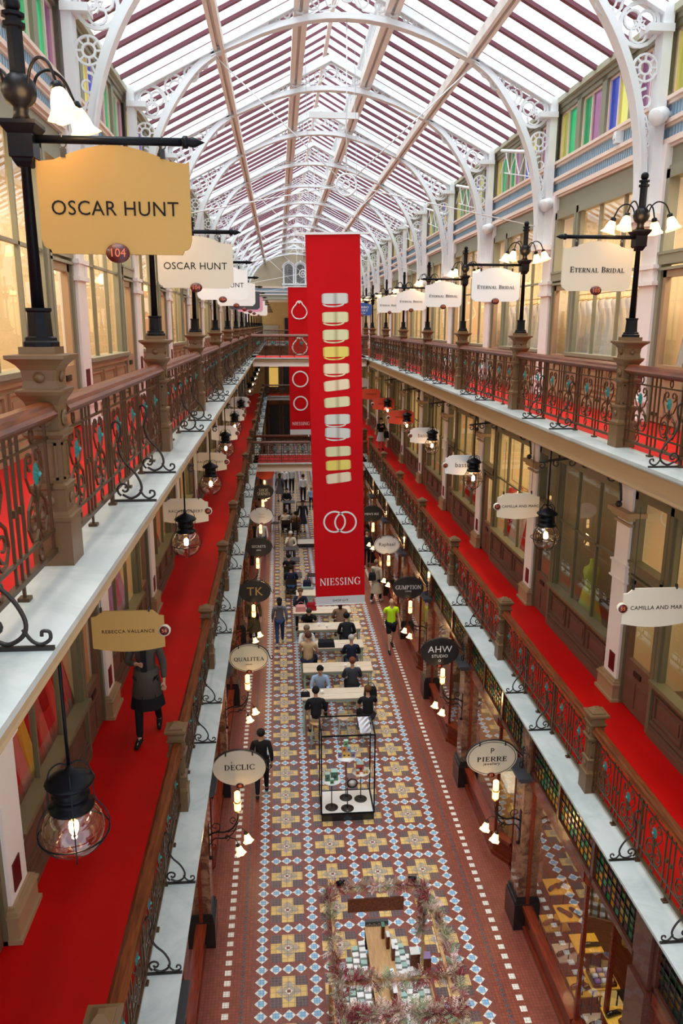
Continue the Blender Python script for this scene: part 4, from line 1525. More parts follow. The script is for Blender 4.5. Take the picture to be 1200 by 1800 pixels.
# scrolled iron brackets that steady them, from the pier capitals
def scroll_bracket(s):
    m = MB(s)
    L = 1.38
    m.tube(bez([(0, 0, -.75), (-.04, 0, -.45), (-.18, 0, -.2), (-.42, 0, -.08), (-.75, 0, -.04), (-L, 0, -.10)], 5), .022, 5)
    for (a, b, r, q) in ((-.17, -.36, .10, 1), (-.38, -.20, .09, -1), (-.62, -.15, .08, 1), (-.86, -.12, .075, -1), (-1.10, -.13, .07, 1), (-L+.04, -.16, .06, -1)):
        sp = spiral((a, b), r, r*.2, PI/2, PI/2+q*PI*2.2, 12)
        m.tube([(x, 0, z) for x, z in sp], [.018*(1-.5*i/12) for i in range(13)], 4)
    m.ball((-.03, 0, -.80), .055, 10)
    return m
for s in (-1, 1):
    o0 = None
    for i in range(5):
        y = Y0W+SW*i+.24
        lab = 'scrolled black iron bracket on the %s first-floor pier, %s from the camera' % (SIDE[s], ORD[i])
        if o0 is None:
            o0 = scroll_bracket(s).build('scroll_bracket', 'dark_iron')
            o0.location = (XC+s*4.06, y, 8.42)
            tag(o0, lab, 'bracket', 'scrolled pier brackets')
        else:
            o = o0.copy(); COL.objects.link(o); o.location = (XC+s*4.06, y, 8.42); o['label'] = lab

# ---- shop signs hung over the first-floor walkway
def lower_sign(x, y, z, w, h, face, txt, size, lab, side, num, lm='letter_dark', oval='maroon_oval'):
    t = thing('hanging_sign', lab, 'sign', (x, y, z))
    m = MB()
    P = [(-w/2, -h*.40), (-w/2, h*.36), (-w/2+.05, h*.38), (-w/2+.11, h*.5), (w/2-.11, h*.5), (w/2-.05, h*.38), (w/2, h*.36), (w/2, -h*.40)]
    for k in range(1, 8):
        q = k/8; P.append((w/2-w*q, -h*.40-h*.10*math.sin(PI*q)))
    P.reverse()
    m.prism(P, -.011, .011)
    m.build('board', face, t)
    if txt:
        l = MB(); put_text(l, txt, size*(1 if side > 0 else .92), .0 if side > 0 else .035, 0, -.012, .0015, 0, 1.15 if side > 0 else 1.05)
        l.build('lettering', lm, t)
    c = MB()
    for q in (-w*.36, w*.30):
        c.box(q-.01, q+.01, -.015, .015, h*.47, h*.47+.05)
        c.tube([(q, 0, h*.5+.03), (q, 0, 8.58-z)], .004, 4)
    c.build('chain', 'dark_iron', t)
    o = MB(); o.lathe([(.062, 0), (.062, .028), (0, .029)], (side*w/2, .014, 0), 18, 0, (0, -1, 0))
    ov = o.build('number_plate_rim', 'sign_cream', t)
    o = MB(); o.lathe([(.048, 0), (.048, .006), (0, .007)], (side*w/2, -.0155, 0), 18, 0, (0, -1, 0))
    o.build('number_plate', oval, ov)
    if num:
        n_ = MB(); put_text(n_, num, .055, side*w/2, 0, -.024, .001)
        n_.build('numeral', 'numeral_red', ov)
    return t
lower_sign(-1.56, 7.45, 7.37, .72, .44, 'sign_tan', 'REBECCA VALLANCE', .050, 'tan REBECCA VALLANCE sign hanging over the left red walkway', 1, '54')
lower_sign(-1.50, 12.0, 7.52, .70, .41, 'sign_cream', 'RACHEL GILBERT', .062, 'cream RACHEL GILBERT sign behind the second left globe lamp', 1, '58')
lower_sign(-1.50, 16.5, 7.52, .70, .41, 'sign_cream', 'RACHEL GILBERT', .062, 'smaller RACHEL GILBERT sign behind the third left globe lamp', 1, '60')
lower_sign(-1.50, 21.0, 7.52, .70, .41, 'paper_white', 'BIBI', .12, 'white sign with short black lettering on the left, fourth in the row', 1, '62')
lower_sign(-1.50, 25.3, 7.52, .70, .41, 'paper_white', 'BIBI', .12, 'white sign with short black lettering on the left, fifth in the row', 1, '64')
lower_sign(-1.50, 29.6, 7.52, .70, .41, 'paper_white', 'BIBI', .12, 'small white sign sixth in the left row above the red walkway', 1, '66')
lower_sign(3.96, 7.45, 7.48, .72, .44, 'sign_cream', 'CAMILLA AND MARC', .068, 'nearest CAMILLA AND MARC sign, cut off by the right edge of the picture', -1, '55')
lower_sign(3.87, 12.0, 7.52, .70, .43, 'sign_cream', 'CAMILLA AND MARC', .068, 'smaller CAMILLA AND MARC sign numbered 57 hanging beyond the first', -1, '57')
lower_sign(3.98, 16.3, 7.43, .80, .44, 'paper_white', 'bassike', .16, 'larger white bassike sign numbered 59 on the right', -1, '59')
lower_sign(3.98, 20.9, 7.43, .80, .44, 'paper_white', 'bassike', .16, 'farther white bassike sign behind a globe lamp on the right', -1, '61')
for i, y in enumerate((25.2, 29.6, 33.9)):
    lower_sign(4.0, y, 7.43, .85, .46, 'sign_red', 'MANNING', .10, 'orange-red hanging sign on the right, %s of three' % ('nearest', 'middle one', 'farthest')[i], -1, None)
lower_sign(4.0, 38.5, 7.6, .8, .46, 'paper_white', '', .1, 'small far white sign on the right above the footbridge level', -1, None)

# ================================================================== BANNERS
def wedding_band(m, x, z, w, h, tilt, mi):
    """printed picture of a broad ring seen from the side: slim raised band plus its inner rim"""
    n = 14
    out = []; inn = []
    for k in range(n+1):
        t = -1+2*k/n
        bow = -.10*w*(1-t*t)*.5
        e = (1-abs(t)**6)**.5 if abs(t) < 1 else 0
        out.append((t*w/2, bow*0+h/2*(.75+.25*e))); inn.append((t*w/2, -h/2*(.75+.25*e)+bow*0))
    c, s_ = math.cos(tilt), math.sin(tilt)
    o = [(x+a*c-b*s_, z+a*s_+b*c) for a, b in out]; i = [(x+a*c-b*s_, z+a*s_+b*c) for a, b in inn]
    m.strip(o, i, -.003, .0, mi)
def banner(name, x, y, ztop, w, h, tilt, lab, foot):
    t = thing('hanging_banner', lab, 'banner', (x, y, ztop))
    t.rotation_euler = (0, tilt, 0)
    m = MB(); m.box(-w/2, w/2, -.004, .004, -h+foot, 0)
    m.build('cloth', 'banner_red', t)
    m = MB(); m.box(-w/2, w/2, -.004, .004, -h, -h+foot)
    f = m.build('foot_strip', 'banner_grey', t); f['label'] = 'pale grey strip'
    r = MB(); r.tube([(-w/2-.02, 0, -h), (w/2+.02, 0, -h)], .014, 6); r.build('bottom_bar', 'white_paint', t)
    r = MB(); r.box(-w/2-.25, w/2+.22, -.03, .03, .0, .05); r.build('top_bar', 'white_paint', t)
    return t
BX, BY, BZ, BW, BH = 1.235, 18.0, 12.34, 1.22, 8.70
bn = banner('b', BX, BY, BZ, BW, BH, -.0235, 'huge red banner with rows of gold and silver rings in the middle of the hall', .22)
hw = MB()
for q in (-.5, .55):
    hw.tube([(q, 0, .05), (q, 0, 3.75)], .006, 4)
hw.build('hanging_wire', 'steel', bn)
sx = BW/95.0*1.0
ringpx = [(587, 513, 0, 'silver'), (587, 543, 0, 'gold_pale'), (589, 572, 0, 'gold_pale'), (590, 600, 0, 'gold_yellow'), (592, 628, 0, 'gold_rose'), (592, 657, .10, 'gold_rose'),
          (594, 686, .06, 'gold_pale'), (595, 717, 0, 'silver'), (594, 740, -.07, 'silver'), (595, 774, .02, 'gold_pale'), (596, 799, .03, 'gold_yellow'), (596, 821, .10, 'gold_rose')]
byk = {}
for (px, py, tl, mm_) in ringpx:
    # height on the cloth from the picture, measured along the banner
    f_ = (py-412)/(1046-412)
    zz = -(f_*8.48)*(1+.03*(1-f_)*0)
    byk.setdefault(mm_, []).append((zz, tl))
PICZ = [1.37, 1.78, 2.17, 2.55, 2.93, 3.31, 3.70, 4.10, 4.42, 4.86, 5.19, 5.50]
rg = MB()
PR = MB()
mats_ = ['silver', 'gold_pale', 'gold_yellow', 'gold_rose']
pm_ = ['print_silver', 'print_pale', 'print_yellow', 'print_rose']
for i, (px, py, tl, mm_) in enumerate(ringpx):
    zz = -PICZ[i]
    mi = mats_.index(mm_)
    wedding_band(rg, .02, zz, .60, .235 if i not in (5, 10) else .24, tl, mi)
    if i in (0, 1, 2, 3, 4, 7, 8):     # inside of the ring showing under the band
        c, s_ = math.cos(tl), math.sin(tl)
        o = []; n_ = []
        for k in range(13):
            a = PI+PI*k/12
            o.append((-.02+.25*math.cos(a), zz-.115+.075*math.sin(a))); n_.append((-.02+.19*math.cos(a), zz-.125+.03*math.sin(a)))
        rg.strip(o, n_, -.0035, 0, mi)
rg2 = rg.build('ring_picture', pm_, bn, loc=(0, -.0045, 0))
for mname in ('silver', 'gold_pale', 'gold_yellow', 'gold_rose'):
    pass
cr = MB()
for cx, cz in ((-.10, -6.58), (.165, -6.60)):
    cr.flatring((cx, 0, cz), .235, .275, -.004, 0, 32)
cr.build('ring_picture', 'print_white', bn, loc=(0, -.0045, 0))
tx = MB(); put_serif(tx, 'NIESSING', .185, .0, -8.10, -.0045, th=.002, width=1.0)
tx.build('lettering', 'letter_white', bn)
tx = MB(); put_text(tx, 'SHOP G19', .085, .0, -8.60, -.0045, .001)
tx.build('lettering', 'letter_dark', bn)
# second banner, beyond the footbridge
b2y = 42.0
b2 = banner('b2', 1.12, b2y, 12.29, 1.18, 7.85, -.005, 'smaller red banner with diamond rings hanging beyond the footbridge', .38)
cr = MB()
for (zz, r, gem) in ((-1.22, .40, 1), (-3.05, .40, 1), (-4.75, .44, 0), (-6.05, .40, 0)):
    for sg in (-1, 1):
        if gem:
            pts = [(0.0, zz-r), (sg*r*.6, zz-r*.85), (sg*r*.98, zz-r*.25), (sg*r*.85, zz+r*.35), (sg*r*.45, zz+r*.85), (sg*r*.28, zz+r*1.2)]
            q = bez([(a, 0, b) for a, b in pts], 4)
            cr.tube([(a, 0, b) for a, _, b in q], .035, 5)
    if gem:
        cr.prism([(-.12, zz+r*1.25), (0, zz+r*.95), (.12, zz+r*1.25), (.08, zz+r*1.36), (-.08, zz+r*1.36)], -.01, .01)
    else:
        cr.flatring((0, 0, zz), r-.07, r, -.01, .0, 28)
hw = MB()
for q in (-.6, .6): hw.tube([(q, 0, .05), (q, 0, 3.95)], .006, 4)
hw.build('hanging_wire', 'steel', b2)
cr.build('ring_picture', 'print_white', b2, loc=(0, -.01, 0))
tx = MB(); put_serif(tx, 'NIESSING', .17, .0, -7.15, -.006, th=.002, width=.95)
tx.build('lettering', 'letter_white', b2)
# white bar high in the roof
wb = MB(); wb.box(-.60, .60, -.03, .03, -.07, .07)
for q in (-.5, .5): wb.tube([(q, 0, .07), (q, 0, .75)], .006, 4)
tag(wb.build('hanging_rail', 'white_paint', None, (1.43, 20.5, 15.36)), 'short white rail hanging high under the roof lantern', 'rail')

# ================================================================== GROUND-FLOOR SHOP FRONTS
def ground_front(s):
    # bays between marble piers; local y from the near face of the pier
    def pier(y):
        p = MB(s, XC); p.box(2.66, 3.08, y, y+.42, .62, 3.0)
        p.box(2.70, 3.05, y+.03, y+.39, 3.0, 3.90)
        dark = (s > 0 and y < 8)  # nearest right pier is unlit: dark wood colour painted in for its shade
        trim(p, 'dark_wood' if dark else 'marble_brown')
        b = MB(s, XC)
        b.box(2.60, 3.10, y-.06, y+.48, 0, .52); b.box(2.62, 3.10, y-.04, y+.46, .52, .60); b.box(2.64, 3.10, y-.02, y+.44, .60, .64)
        trim(b, 'plinth_black')
        if dark: return
        c = MB(s, XC); c.box(2.50, 3.10, y-.12, y+.54, 3.0, 3.05); c.box(2.55, 3.10, y-.08, y+.50, 2.94, 3.0)
        trim(c, 'sign_grey')
    # corner window with a splayed return; recessed door next to the near pier
    P = [(2.80, 4.31), (2.80, 2.0), (3.05, 1.62), (3.75, 1.45)]
    def lip(m, off, z0, z1, th):
        for (a, b) in zip(P[:-1], P[1:]):
            d = Vector((b[0]-a[0], b[1]-a[1])).normalized(); n_ = Vector((d.y, -d.x))
            if n_.x > 0 and abs(n_.x) > .5: n_ = -n_
            if n_.y > 0 and abs(n_.y) > .5: n_ = -n_
            q = [(a[0]+n_.x*off, a[1]+n_.y*off), (b[0]+n_.x*off, b[1]+n_.y*off), (b[0]-n_.x*th, b[1]-n_.y*th), (a[0]-n_.x*th, a[1]-n_.y*th)]
            m.prism(q, z0, z1, plane='xy')
        return m
    proto = None
    for k in range(-2, 13):
        y = Y0G+SGC*k
        if y > YEND: continue
        pier(y)
        if proto is None:
            r = MB(s, XC)
            lip(r, .04, .0, .08, .1); lip(r, .0, .08, .42, .1); lip(r, .06, .42, .50, .1)
            for a in P: r.box(a[0]-.0, a[0]+.06, a[1]-.03, a[1]+.03, .5, 2.95)
            lip(r, .05, 2.85, 3.05, .12)
            proto = r.build('window_%d' % (300+40*(s > 0)), 'red_wood', kind='structure')
            g = MB(s, XC)
            for a, b in zip(P[:-1], P[1:]):
                g.add([(a[0]+.03, a[1], .5), (b[0]+.03, b[1], .5), (b[0]+.03, b[1], 2.9), (a[0]+.03, a[1], 2.9)], [(0, 1, 2, 3)])
            g.build('pane', 'shop_glass', proto)
            # stained glass light under the ledge
            f = MB(s, XC)
            f.box(2.74, 2.86, .42, 4.33, 3.05, 3.14); f.box(2.74, 2.86, .42, 4.33, 3.80, 3.92)
            for yy in (.42, 1.72, 3.02, 4.27): f.box(2.74, 2.86, yy, yy+.08, 3.05, 3.9)
            f.build('transom_frame', 'dark_wood', proto)
            L_ = MB(s, XC); L_.box(2.77, 2.80, .5, 4.3, 3.46, 3.475)
            rr = random.Random(3)
            cells = {}
            nn = 30; w = 3.84/nn
            for i in range(nn):
                for j in range(6):
                    c = rr.choice(['amber', 'amber', 'yellow', 'aqua', 'green', 'amber', 'purple', 'aqua'])
                    y0 = .48+i*w; z0 = 3.14+j*.11
                    cells.setdefault(c, MB(s, XC)).add([(2.79, y0+.006, z0+.005), (2.79, y0+w-.006, z0+.005), (2.79, y0+w-.006, z0+.105), (2.79, y0+.006, z0+.105)], [(0, 1, 2, 3)])
                L_.box(2.775, 2.805, .48+i*w-.006, .48+i*w+.006, 3.14, 3.8)
            for j in range(7): L_.box(2.775, 2.805, .48, 4.3, 3.135+j*.11, 3.145+j*.11)
            for c, m in cells.items():
                m.build('coloured_pane', 'stained_'+c, proto)
            L_.build('leading', 'dark_iron', proto)
            d = MB(s, XC)
            d.box(3.72, 3.80, .45, .55, 0, 2.95); d.box(3.72, 3.80, 1.38, 1.48, 0, 2.95); d.box(3.72, 3.80, .45, 1.48, 2.1, 2.25); d.box(3.72, 3.78, .55, 1.38, 0, .5)
            d.box(3.06, 3.76, .36, .44, 0, 2.95); d.box(3.06, 3.8, .42, 1.5, 2.95, 3.05)
            d.build('doorway', 'dark_wood', proto)
            proto.location = (0, y, 0)
        else:
            dup(proto, (0, y, 0))
    # shop interior
    r = MB(s, XC); r.box(5.4, 5.5, -1, YEND+2, 0, 3.9)
    struct('wall_'+SIDE[s], r, 'brown_panel')
    r = MB(s, XC); r.box(3.0, 5.5, 3, YEND+2, -.05, -.001)
    struct('floor', r, 'dark_wood')
    for k in range(-1, 13):
        y = Y0G+SGC*k
        r = MB(s, XC); r.box(3.10, 5.5, y+.12, y+.30, 0, 3.9)
        struct('wall_'+SIDE[s], r, 'ochre_wall' if k % 2 else 'brown_panel')
    for k in range(-1, 9):
        L = bpy.data.lights.new('shop_light', 'AREA')
        L.shape = 'RECTANGLE'; L.size = 1.4; L.size_y = 2.4; L.energy = 40; L.color = (1, .76, .42)
        lo = bpy.data.objects.new('shop_light', L); COL.objects.link(lo)
        lo.location = (XC+s*4.3, Y0G+SGC*k+2.6, 3.7)
for s in (-1, 1):
    ground_front(s)
# chequered floor of the shop nearest on the right
ck = MB()
for i in range(7):
    for j in range(9):
        ck.add([(4.9+i*.36, 6.6+j*.36, .004), (5.26+i*.36, 6.6+j*.36, .004), (5.26+i*.36, 6.96+j*.36, .004), (4.9+i*.36, 6.96+j*.36, .004)], [(0, 1, 2, 3)], (i+j) % 2)
mat('check_yellow', (.72, .62, .30), .3)
ck.build('floor', ['check_yellow', 'sign_black'], kind='structure')

# ---- oval signs with bracket lamps on the piers
def oval_sign(s, k, face, lines, lab, num, lm='letter_white', rim=None, style='sans', rx=.435, rz=.32):
    y = Y0G+SGC*k+.21
    t = thing('oval_sign', lab, 'sign', (XC+s*2.125, y, 3.27))
    m = MB()
    m.prism([(rx*math.cos(2*PI*i/36), rz*math.sin(2*PI*i/36)) for i in range(36)], -.012, .012)
    m.build('board', face, t)
    if rim:
        r = MB(); r.flatring((0, 0, 0), .93, .955, -.0155, -.012, 36, sx=rx, sz=rz)
        r.build('border_line', rim, t)
    l = MB()
    for (txt, size, zz, wd, st) in lines:
        if st == 'serif': put_serif(l, txt, size, 0, zz, -.013, width=wd)
        else: put_text(l, txt, size, wd or 0, zz, -.013, .0015, 0, 1.05)
    if lines: l.build('lettering', lm, t)
    b = MB()
    P = [((rx+.015)*math.cos(a), 0, (rz+.02)*math.sin(a)) for a in [PI*(.12+.76*i/14) for i in range(15)]]
    if s > 0: P = P[::-1]
    x = -s
    P = [(rx*1.22*s, 0, .02)] + ([p for p in P] if False else sorted(P, key=lambda p: -s*p[0])) + [(-s*rx*1.05, 0, .0), (-s*rx*1.14, 0, -.05), (-s*rx*1.22, 0, .0), (-s*rx*1.16, 0, .045)]
    b.tube(P, .013, 5)
    for q in (-.22, .22): b.box(q-.012, q+.012, -.02, .02, rz*.72, rz*.95)
    for (a, c, r, d) in ((rx*1.30*s, .10, .07, 1), (rx*1.30*s, -.14, .09, -1)):
        sp = spiral((a, c), r, r*.2, PI/2*d, PI/2*d+s*d*PI*2.2, 12)
        b.tube([(p, 0, q) for p, q in sp], .011, 4)
    b.tube([(rx*1.25*s, 0, .2), (rx*1.25*s, 0, -.35)], .012, 5)
    b.build('bracket', 'dark_iron', t)
    o = MB(); o.lathe([(.065, 0), (.065, .01), (0, .011)], (0, -.013, -rz), 18, 0, (0, -1, 0))
    o.v = [(a, bb, -rz+(c+rz)*.7) for a, bb, c in o.v]
    ov = o.build('number_plate', 'maroon_oval', t)
    n_ = MB(); put_text(n_, num, .06, 0, -rz, -.026, .001); n_.build('numeral', 'numeral_red', ov)
    return t
def wall_lamp(s, k, lab):
    """iron bracket lamp on the marble pier: one tall lantern and two drooping flower shades"""
    y = Y0G+SGC*k+.10
    t = thing('bracket_lamp', lab, 'wall lamp', (XC+s*2.66, y, 2.05), group='bracket lamps on the marble piers')
    m = MB(-s)
    m.box(-.02, .01, -.04, .04, -.35, .25); m.ball((.02, 0, -.38), .035, 8)
    m.tube(bez([(0, 0, .05), (.12, -.02, .12), (.28, -.05, .14), (.42, -.08, .24), (.50, -.10, .42), (.50, -.10, .55)], 5), .015, 6)
    m.tube(bez([(0, 0, -.15), (.10, -.02, .0), (.25, -.05, .02), (.40, -.08, .12), (.50, -.10, .34)], 5), .010, 5)
    for (a, c, r, d) in ((.12, .24, .10, 1), (.42, .35, .07, -1), (.30, .02, .06, 1)):
        sp = spiral((a, c), r, r*.2, -PI/2, -PI/2+d*PI*2.2, 12)
        m.tube([(p, -.04, q) for p, q in sp], .007, 4)
    tips = [(.62, -.12, .17), (.50, -.30, .08)]
    m.tube(bez([(.32, -.06, .14), (.42, -.08, .18), (.55, -.11, .24), (.62, -.12, .19)], 4), .007, 5)
    m.tube(bez([(.30, -.06, .10), (.38, -.16, .10), (.46, -.26, .15), (.50, -.30, .10)], 4), .007, 5)
    g = MB(-s)
    for tp in tips: tulip(m, g, tp, (.8, -.3))
    m.build('iron_bracket', 'black_iron', t)
    g.build('tulip_shade', 'lampglass_warm', t)
    c = MB(-s)
    c.lathe([(.05, 0), (.055, .01), (.055, .13), (.065, .14)], (.50, -.10, .58), 14)
    c.lathe([(.045, .16), (.05, .17), (.05, .32), (.03, .34)], (.50, -.10, .58), 14)
    c.build('lantern_glass', 'lampglass_warm', t)
    b = MB(-s); b.lathe([(.06, -.02), (.06, .0)], (.50, -.10, .58), 12); b.lathe([(.058, .14), (.058, .16)], (.50, -.10, .58), 12)
    b.build('lantern_band', 'brass', t)
    return t
wl = {}
names = ['first', 'second', 'third', 'fourth', 'fifth', 'sixth', 'seventh']
for s in (-1, 1):
    for k in range(0, 7):
        lab = 'black bracket lamp with glowing flower shades, %s ground floor, %s from the camera' % (SIDE[s], names[k])
        if s not in wl: wl[s] = wall_lamp(s, k, lab)
        else: dup(wl[s], (XC+s*2.66, Y0G+SGC*k+.10, 2.05), lab)
        L = bpy.data.lights.new('bracket_light', 'POINT'); L.energy = 7; L.color = (1, .6, .25); L.shadow_soft_size = .1
        lo = bpy.data.objects.new('bracket_light', L); COL.objects.link(lo); lo.location = (XC+s*2.02, Y0G+SGC*k-.25, 2.35)
oval_sign(-1, 0, 'sign_cream', [('DECLIC', .095, .02, .50, 'serif'), ("'", .12, .075, -.125, 'sans')], 'cream oval DECLIC sign, nearest oval sign on the left', '40', 'letter_dark')
oval_sign(-1, 1, 'sign_ivory', [('QUALITEA', .085, -.02, .66, 'serif'), ('SYDNEY', .04, -.15, None, 'sans')], 'ivory oval QUALITEA SYDNEY sign with dark border on the left', '42', 'letter_dark', 'letter_dark')
oval_sign(-1, 2, 'sign_black', [('TK', .34, .0, None, 'sans')], 'black oval sign with a gold TK monogram on the left', '38', 'letter_gold')
oval_sign(-1, 3, 'sign_black', [('SECRETS', .115, .03, None, 'sans'), ('shhh', .08, -.09, None, 'sans')], 'black oval SECRETS sign on the left', '36')
oval_sign(-1, 4, 'paper_white', [('Sweet', .09, .06, None, 'sans'), ('Infinity', .09, -.05, None, 'sans')], 'pale oval Sweet Infinity sign on the left', '34', 'letter_gold')
oval_sign(-1, 5, 'sign_black', [('SHOE', .13, .08, .42, 'serif'), ('SHINES', .13, -.08, .56, 'serif')], 'black oval SHOE SHINES sign, far on the left', '32', 'sign_ivory')
oval_sign(-1, 6, 'sign_red', [], 'dark red oval sign under the footbridge on the left', '30')
oval_sign(1, 0, 'sign_cream', [('P', .14, .13, None, 'sans'), ('PIERRE', .085, -.02, .52, 'serif'), ('jewellery', .075, -.11, None, 'sans')], 'cream oval PIERRE jewellery sign, nearest on the right', '13', 'letter_dark', 'letter_dark')
oval_sign(1, 1, 'sign_black', [('AHW', .22, .07, None, 'sans'), ('STUDIO', .10, -.09, None, 'sans'), ('O', .08, -.2, None, 'sans')], 'black oval AHW STUDIO sign on the right', '15')
oval_sign(1, 2, 'sign_black', [('GUMPTION', .115, .03, .72, 'serif'), ('COFFEE', .05, -.09, None, 'sans')], 'black oval GUMPTION COFFEE sign on the right', '17')
oval_sign(1, 3, 'paper_white', [('Raphael', .17, .02, None, 'sans')], 'white oval Raphael sign on the right', '19', 'letter_dark', 'letter_dark')
oval_sign(1, 4, 'sign_black', [("MEN'S BIZ", .12, .0, None, 'sans')], "black oval MEN'S BIZ sign half behind the big banner", '21')

# ================================================================== PEOPLE
def skin_mesh(name, V, E, R, m, parent, sub=1):
    me = bpy.data.meshes.new(name)
    me.from_pydata([tuple(v) for v in V], E, [])
    o = bpy.data.objects.new(name, me); COL.objects.link(o)
    md = o.modifiers.new('s', 'SKIN')
    md.use_smooth_shade = True; md.branch_smoothing = .6
    sv = me.skin_vertices[0].data
    for i, r in enumerate(R):
        sv[i].radius = r if isinstance(r, tuple) else (r, r)
        sv[i].use_root = (i == 0)
    ss = o.modifiers.new('u', 'SUBSURF'); ss.levels = sub; ss.render_levels = sub
    new = bpy.data.meshes.new_from_object(o.evaluated_get(bpy.context.evaluated_depsgraph_get()))
    bpy.data.objects.remove(o); bpy.data.meshes.remove(me)
    new.materials.clear(); new.materials.append(MATS[m])
    for p in new.polygons: p.use_smooth = True
    new.name = name
    n = bpy.data.objects.new(name, new); COL.objects.link(n); n.parent = parent
    return n
CL = {}
def cloth(col, rough=.8):
    k = 'cloth_%d_%d_%d' % tuple(int(c*255) for c in col)
    if k not in MATS: mat(k, col, rough, bump=.15, bscale=90, var=.12, vscale=9, spec=.2)
    return k
def person(loc, rz, label, top=(.02, .02, .03), legs=(.02, .02, .03), hair=(.02, .012, .01), skin='skin', seat=None, lean=0., arms='down',
           sleeve='long', step=0., long_hair=False, bald=False, skirt=None, coat=None, shoes=(.02, .02, .02), h=1.0, hoodie=False, shorts=False, tights=False):
    t = thing('person', label, 'person', loc, rz)
    t.scale = (h, h, h)
    zp = .94 if seat is None else seat+.10
    def up(x, y, z):      # upper-body point given relative to the pelvis, leaning forward
        c, s_ = math.cos(lean), math.sin(lean)
        return Vector((x, y*c+z*s_, zp+z*c-y*s_))
    pel = Vector((0, 0, zp))
    J = {'pel': pel, 'wai': up(0, .01, .14), 'che': up(0, 0, .32), 'uc': up(0, -.005, .42), 'nb': up(0, -.01, .50), 'nk': up(0, .0, .56)}
    hl = lean*.9
    def hd(x, y, z):
        b = J['nk']; c, s_ = math.cos(hl), math.sin(hl)
        return b+Vector((x, y*c+z*s_, z*c-y*s_))
    for q, nm in ((-1, 'L'), (1, 'R')):
        J['sh'+nm] = up(q*.175, -.01, .455)
        if seat is None:
            st = step*q
            J['hip'+nm] = Vector((q*.09, 0, zp-.04))
            J['kn'+nm] = Vector((q*.10, .03+st*.18, .50))
            J['an'+nm] = Vector((q*.10, -.01+st*.32 if st > 0 else -.03+st*.36, .09+(0 if st >= 0 else .06*abs(st))))
            fd = Vector((q*.02, .17, -.05)) if st >= 0 else Vector((q*.01, .13, -.09))
        else:
            J['hip'+nm] = Vector((q*.10, .02, zp-.02))
            J['kn'+nm] = Vector((q*.14, .42, seat+.06))
            fz = .08 if seat < .55 else .27
            J['an'+nm] = Vector((q*.13, .36 if seat > .55 else .42, fz))
            fd = Vector((q*.02, .16, -.04))
        J['to'+nm] = J['an'+nm]+fd
        if arms == 'down':
            J['el'+nm] = up(q*.23, -.03-.06*q*step, .18); J['wr'+nm] = up(q*.24, .05-.16*q*step, -.05)
        elif arms == 'table':
            J['el'+nm] = up(q*.25, .12, .20); J['wr'+nm] = up(q*.10, .34, .20)
        elif arms == 'phone':
            J['el'+nm] = up(q*.21, .05, .20); J['wr'+nm] = up(q*.05, .24, .34)
        elif arms == 'onehand':
            if q > 0: J['el'+nm] = up(q*.25, .02, .22); J['wr'+nm] = up(q*.08, .22, .28)
            else: J['el'+nm] = up(q*.24, -.02, .18); J['wr'+nm] = up(q*.25, .06, -.04)
        elif arms == 'face':
            J['el'+nm] = up(q*.22, .22, .25) if q > 0 else up(q*.24, .12, .2); J['wr'+nm] = up(q*.10, .22, .50) if q > 0 else up(q*.1, .30, .2)
    # ---- body: one continuous skin
    V = []; E = []; R = []
    def v(p, r, par=None):
        V.append(Vector(p)); R.append(r)
        if par is not None: E.append((par, len(V)-1))
        return len(V)-1
    p0 = v(J['pel'], (.135, .10)); w = v(J['wai'], (.115, .085), p0); c = v(J['che'], (.14, .095), w)
    c = v(J['uc'], (.11, .075), c)
    nb = v(J['nb'], (.055, .05), c); nk = v(J['nk'], .048, nb)
    h1 = v(hd(0, .012, .055), (.060, .070), nk); h2 = v(hd(0, .008, .115), (.072, .088), h1); h3 = v(hd(0, -.005, .175), (.070, .085), h2); v(hd(0, -.012, .215), (.042, .05), h3)
    v(hd(0, .098, .085), (.010, .012), h2)              # nose
    for q in (-1, 1): v(hd(q*.080, 0, .10), (.010, .016), h2)
    for q, nm in ((-1, 'L'), (1, 'R')):
        a = v(J['sh'+nm], .052, c); b = v(J['el'+nm], .040, a); d = v(J['wr'+nm], .026, b)
        dr = (J['wr'+nm]-J['el'+nm]).normalized()
        sd = Vector((-q, 0, 0))
        if abs(dr.x) > .8: sd = Vector((0, 0, 1))
        pl = v(J['wr'+nm]+dr*.06, (.034, .018), d)
        for k, (off, ln) in enumerate(((-.026, .062), (-.009, .072), (.009, .068), (.025, .054))):
            kn = v(J['wr'+nm]+dr*.10+sd.cross(dr)*0+Vector((0, 0, 0))+dr.cross(Vector((0, 1, .3))).normalized()*off, .0095, pl)
            v(V[kn]+dr*ln*.6+Vector((-q*.012, .006, -.006)), .008, kn)
        th = v(J['wr'+nm]+dr*.045+Vector((-q*.028, .022, 0)), .011, pl); v(V[th]+dr*.035+Vector((-q*.006, .01, 0)), .009, th)
        a = v(J['hip'+nm], .085, p0); b = v(J['kn'+nm], .052, a); d = v(J['an'+nm], .034, b); v(J['to'+nm], (.034, .022), d)
    sk = 'skin' if skin == 1 else skin
    body = skin_mesh('body', V, E, R, sk, t)
    for q in (-1, 1):
        ey = MB(); ey.ball(tuple(hd(q*.030, .088, .118)), .010, 6); ey.build('eye', 'letter_dark', t)
    mo = MB(); cm = hd(0, .080, .045); mo.ball(tuple(cm), .018, 8, 0, .35)
    mo.build('mouth', 'maroon_oval', t)
    # ---- clothes
    V.clear(); E.clear(); R.clear()
    bot = up(0, 0, -.17) if seat is None else up(0, 0, -.05)
    cm_ = cloth(top if coat is None else coat)
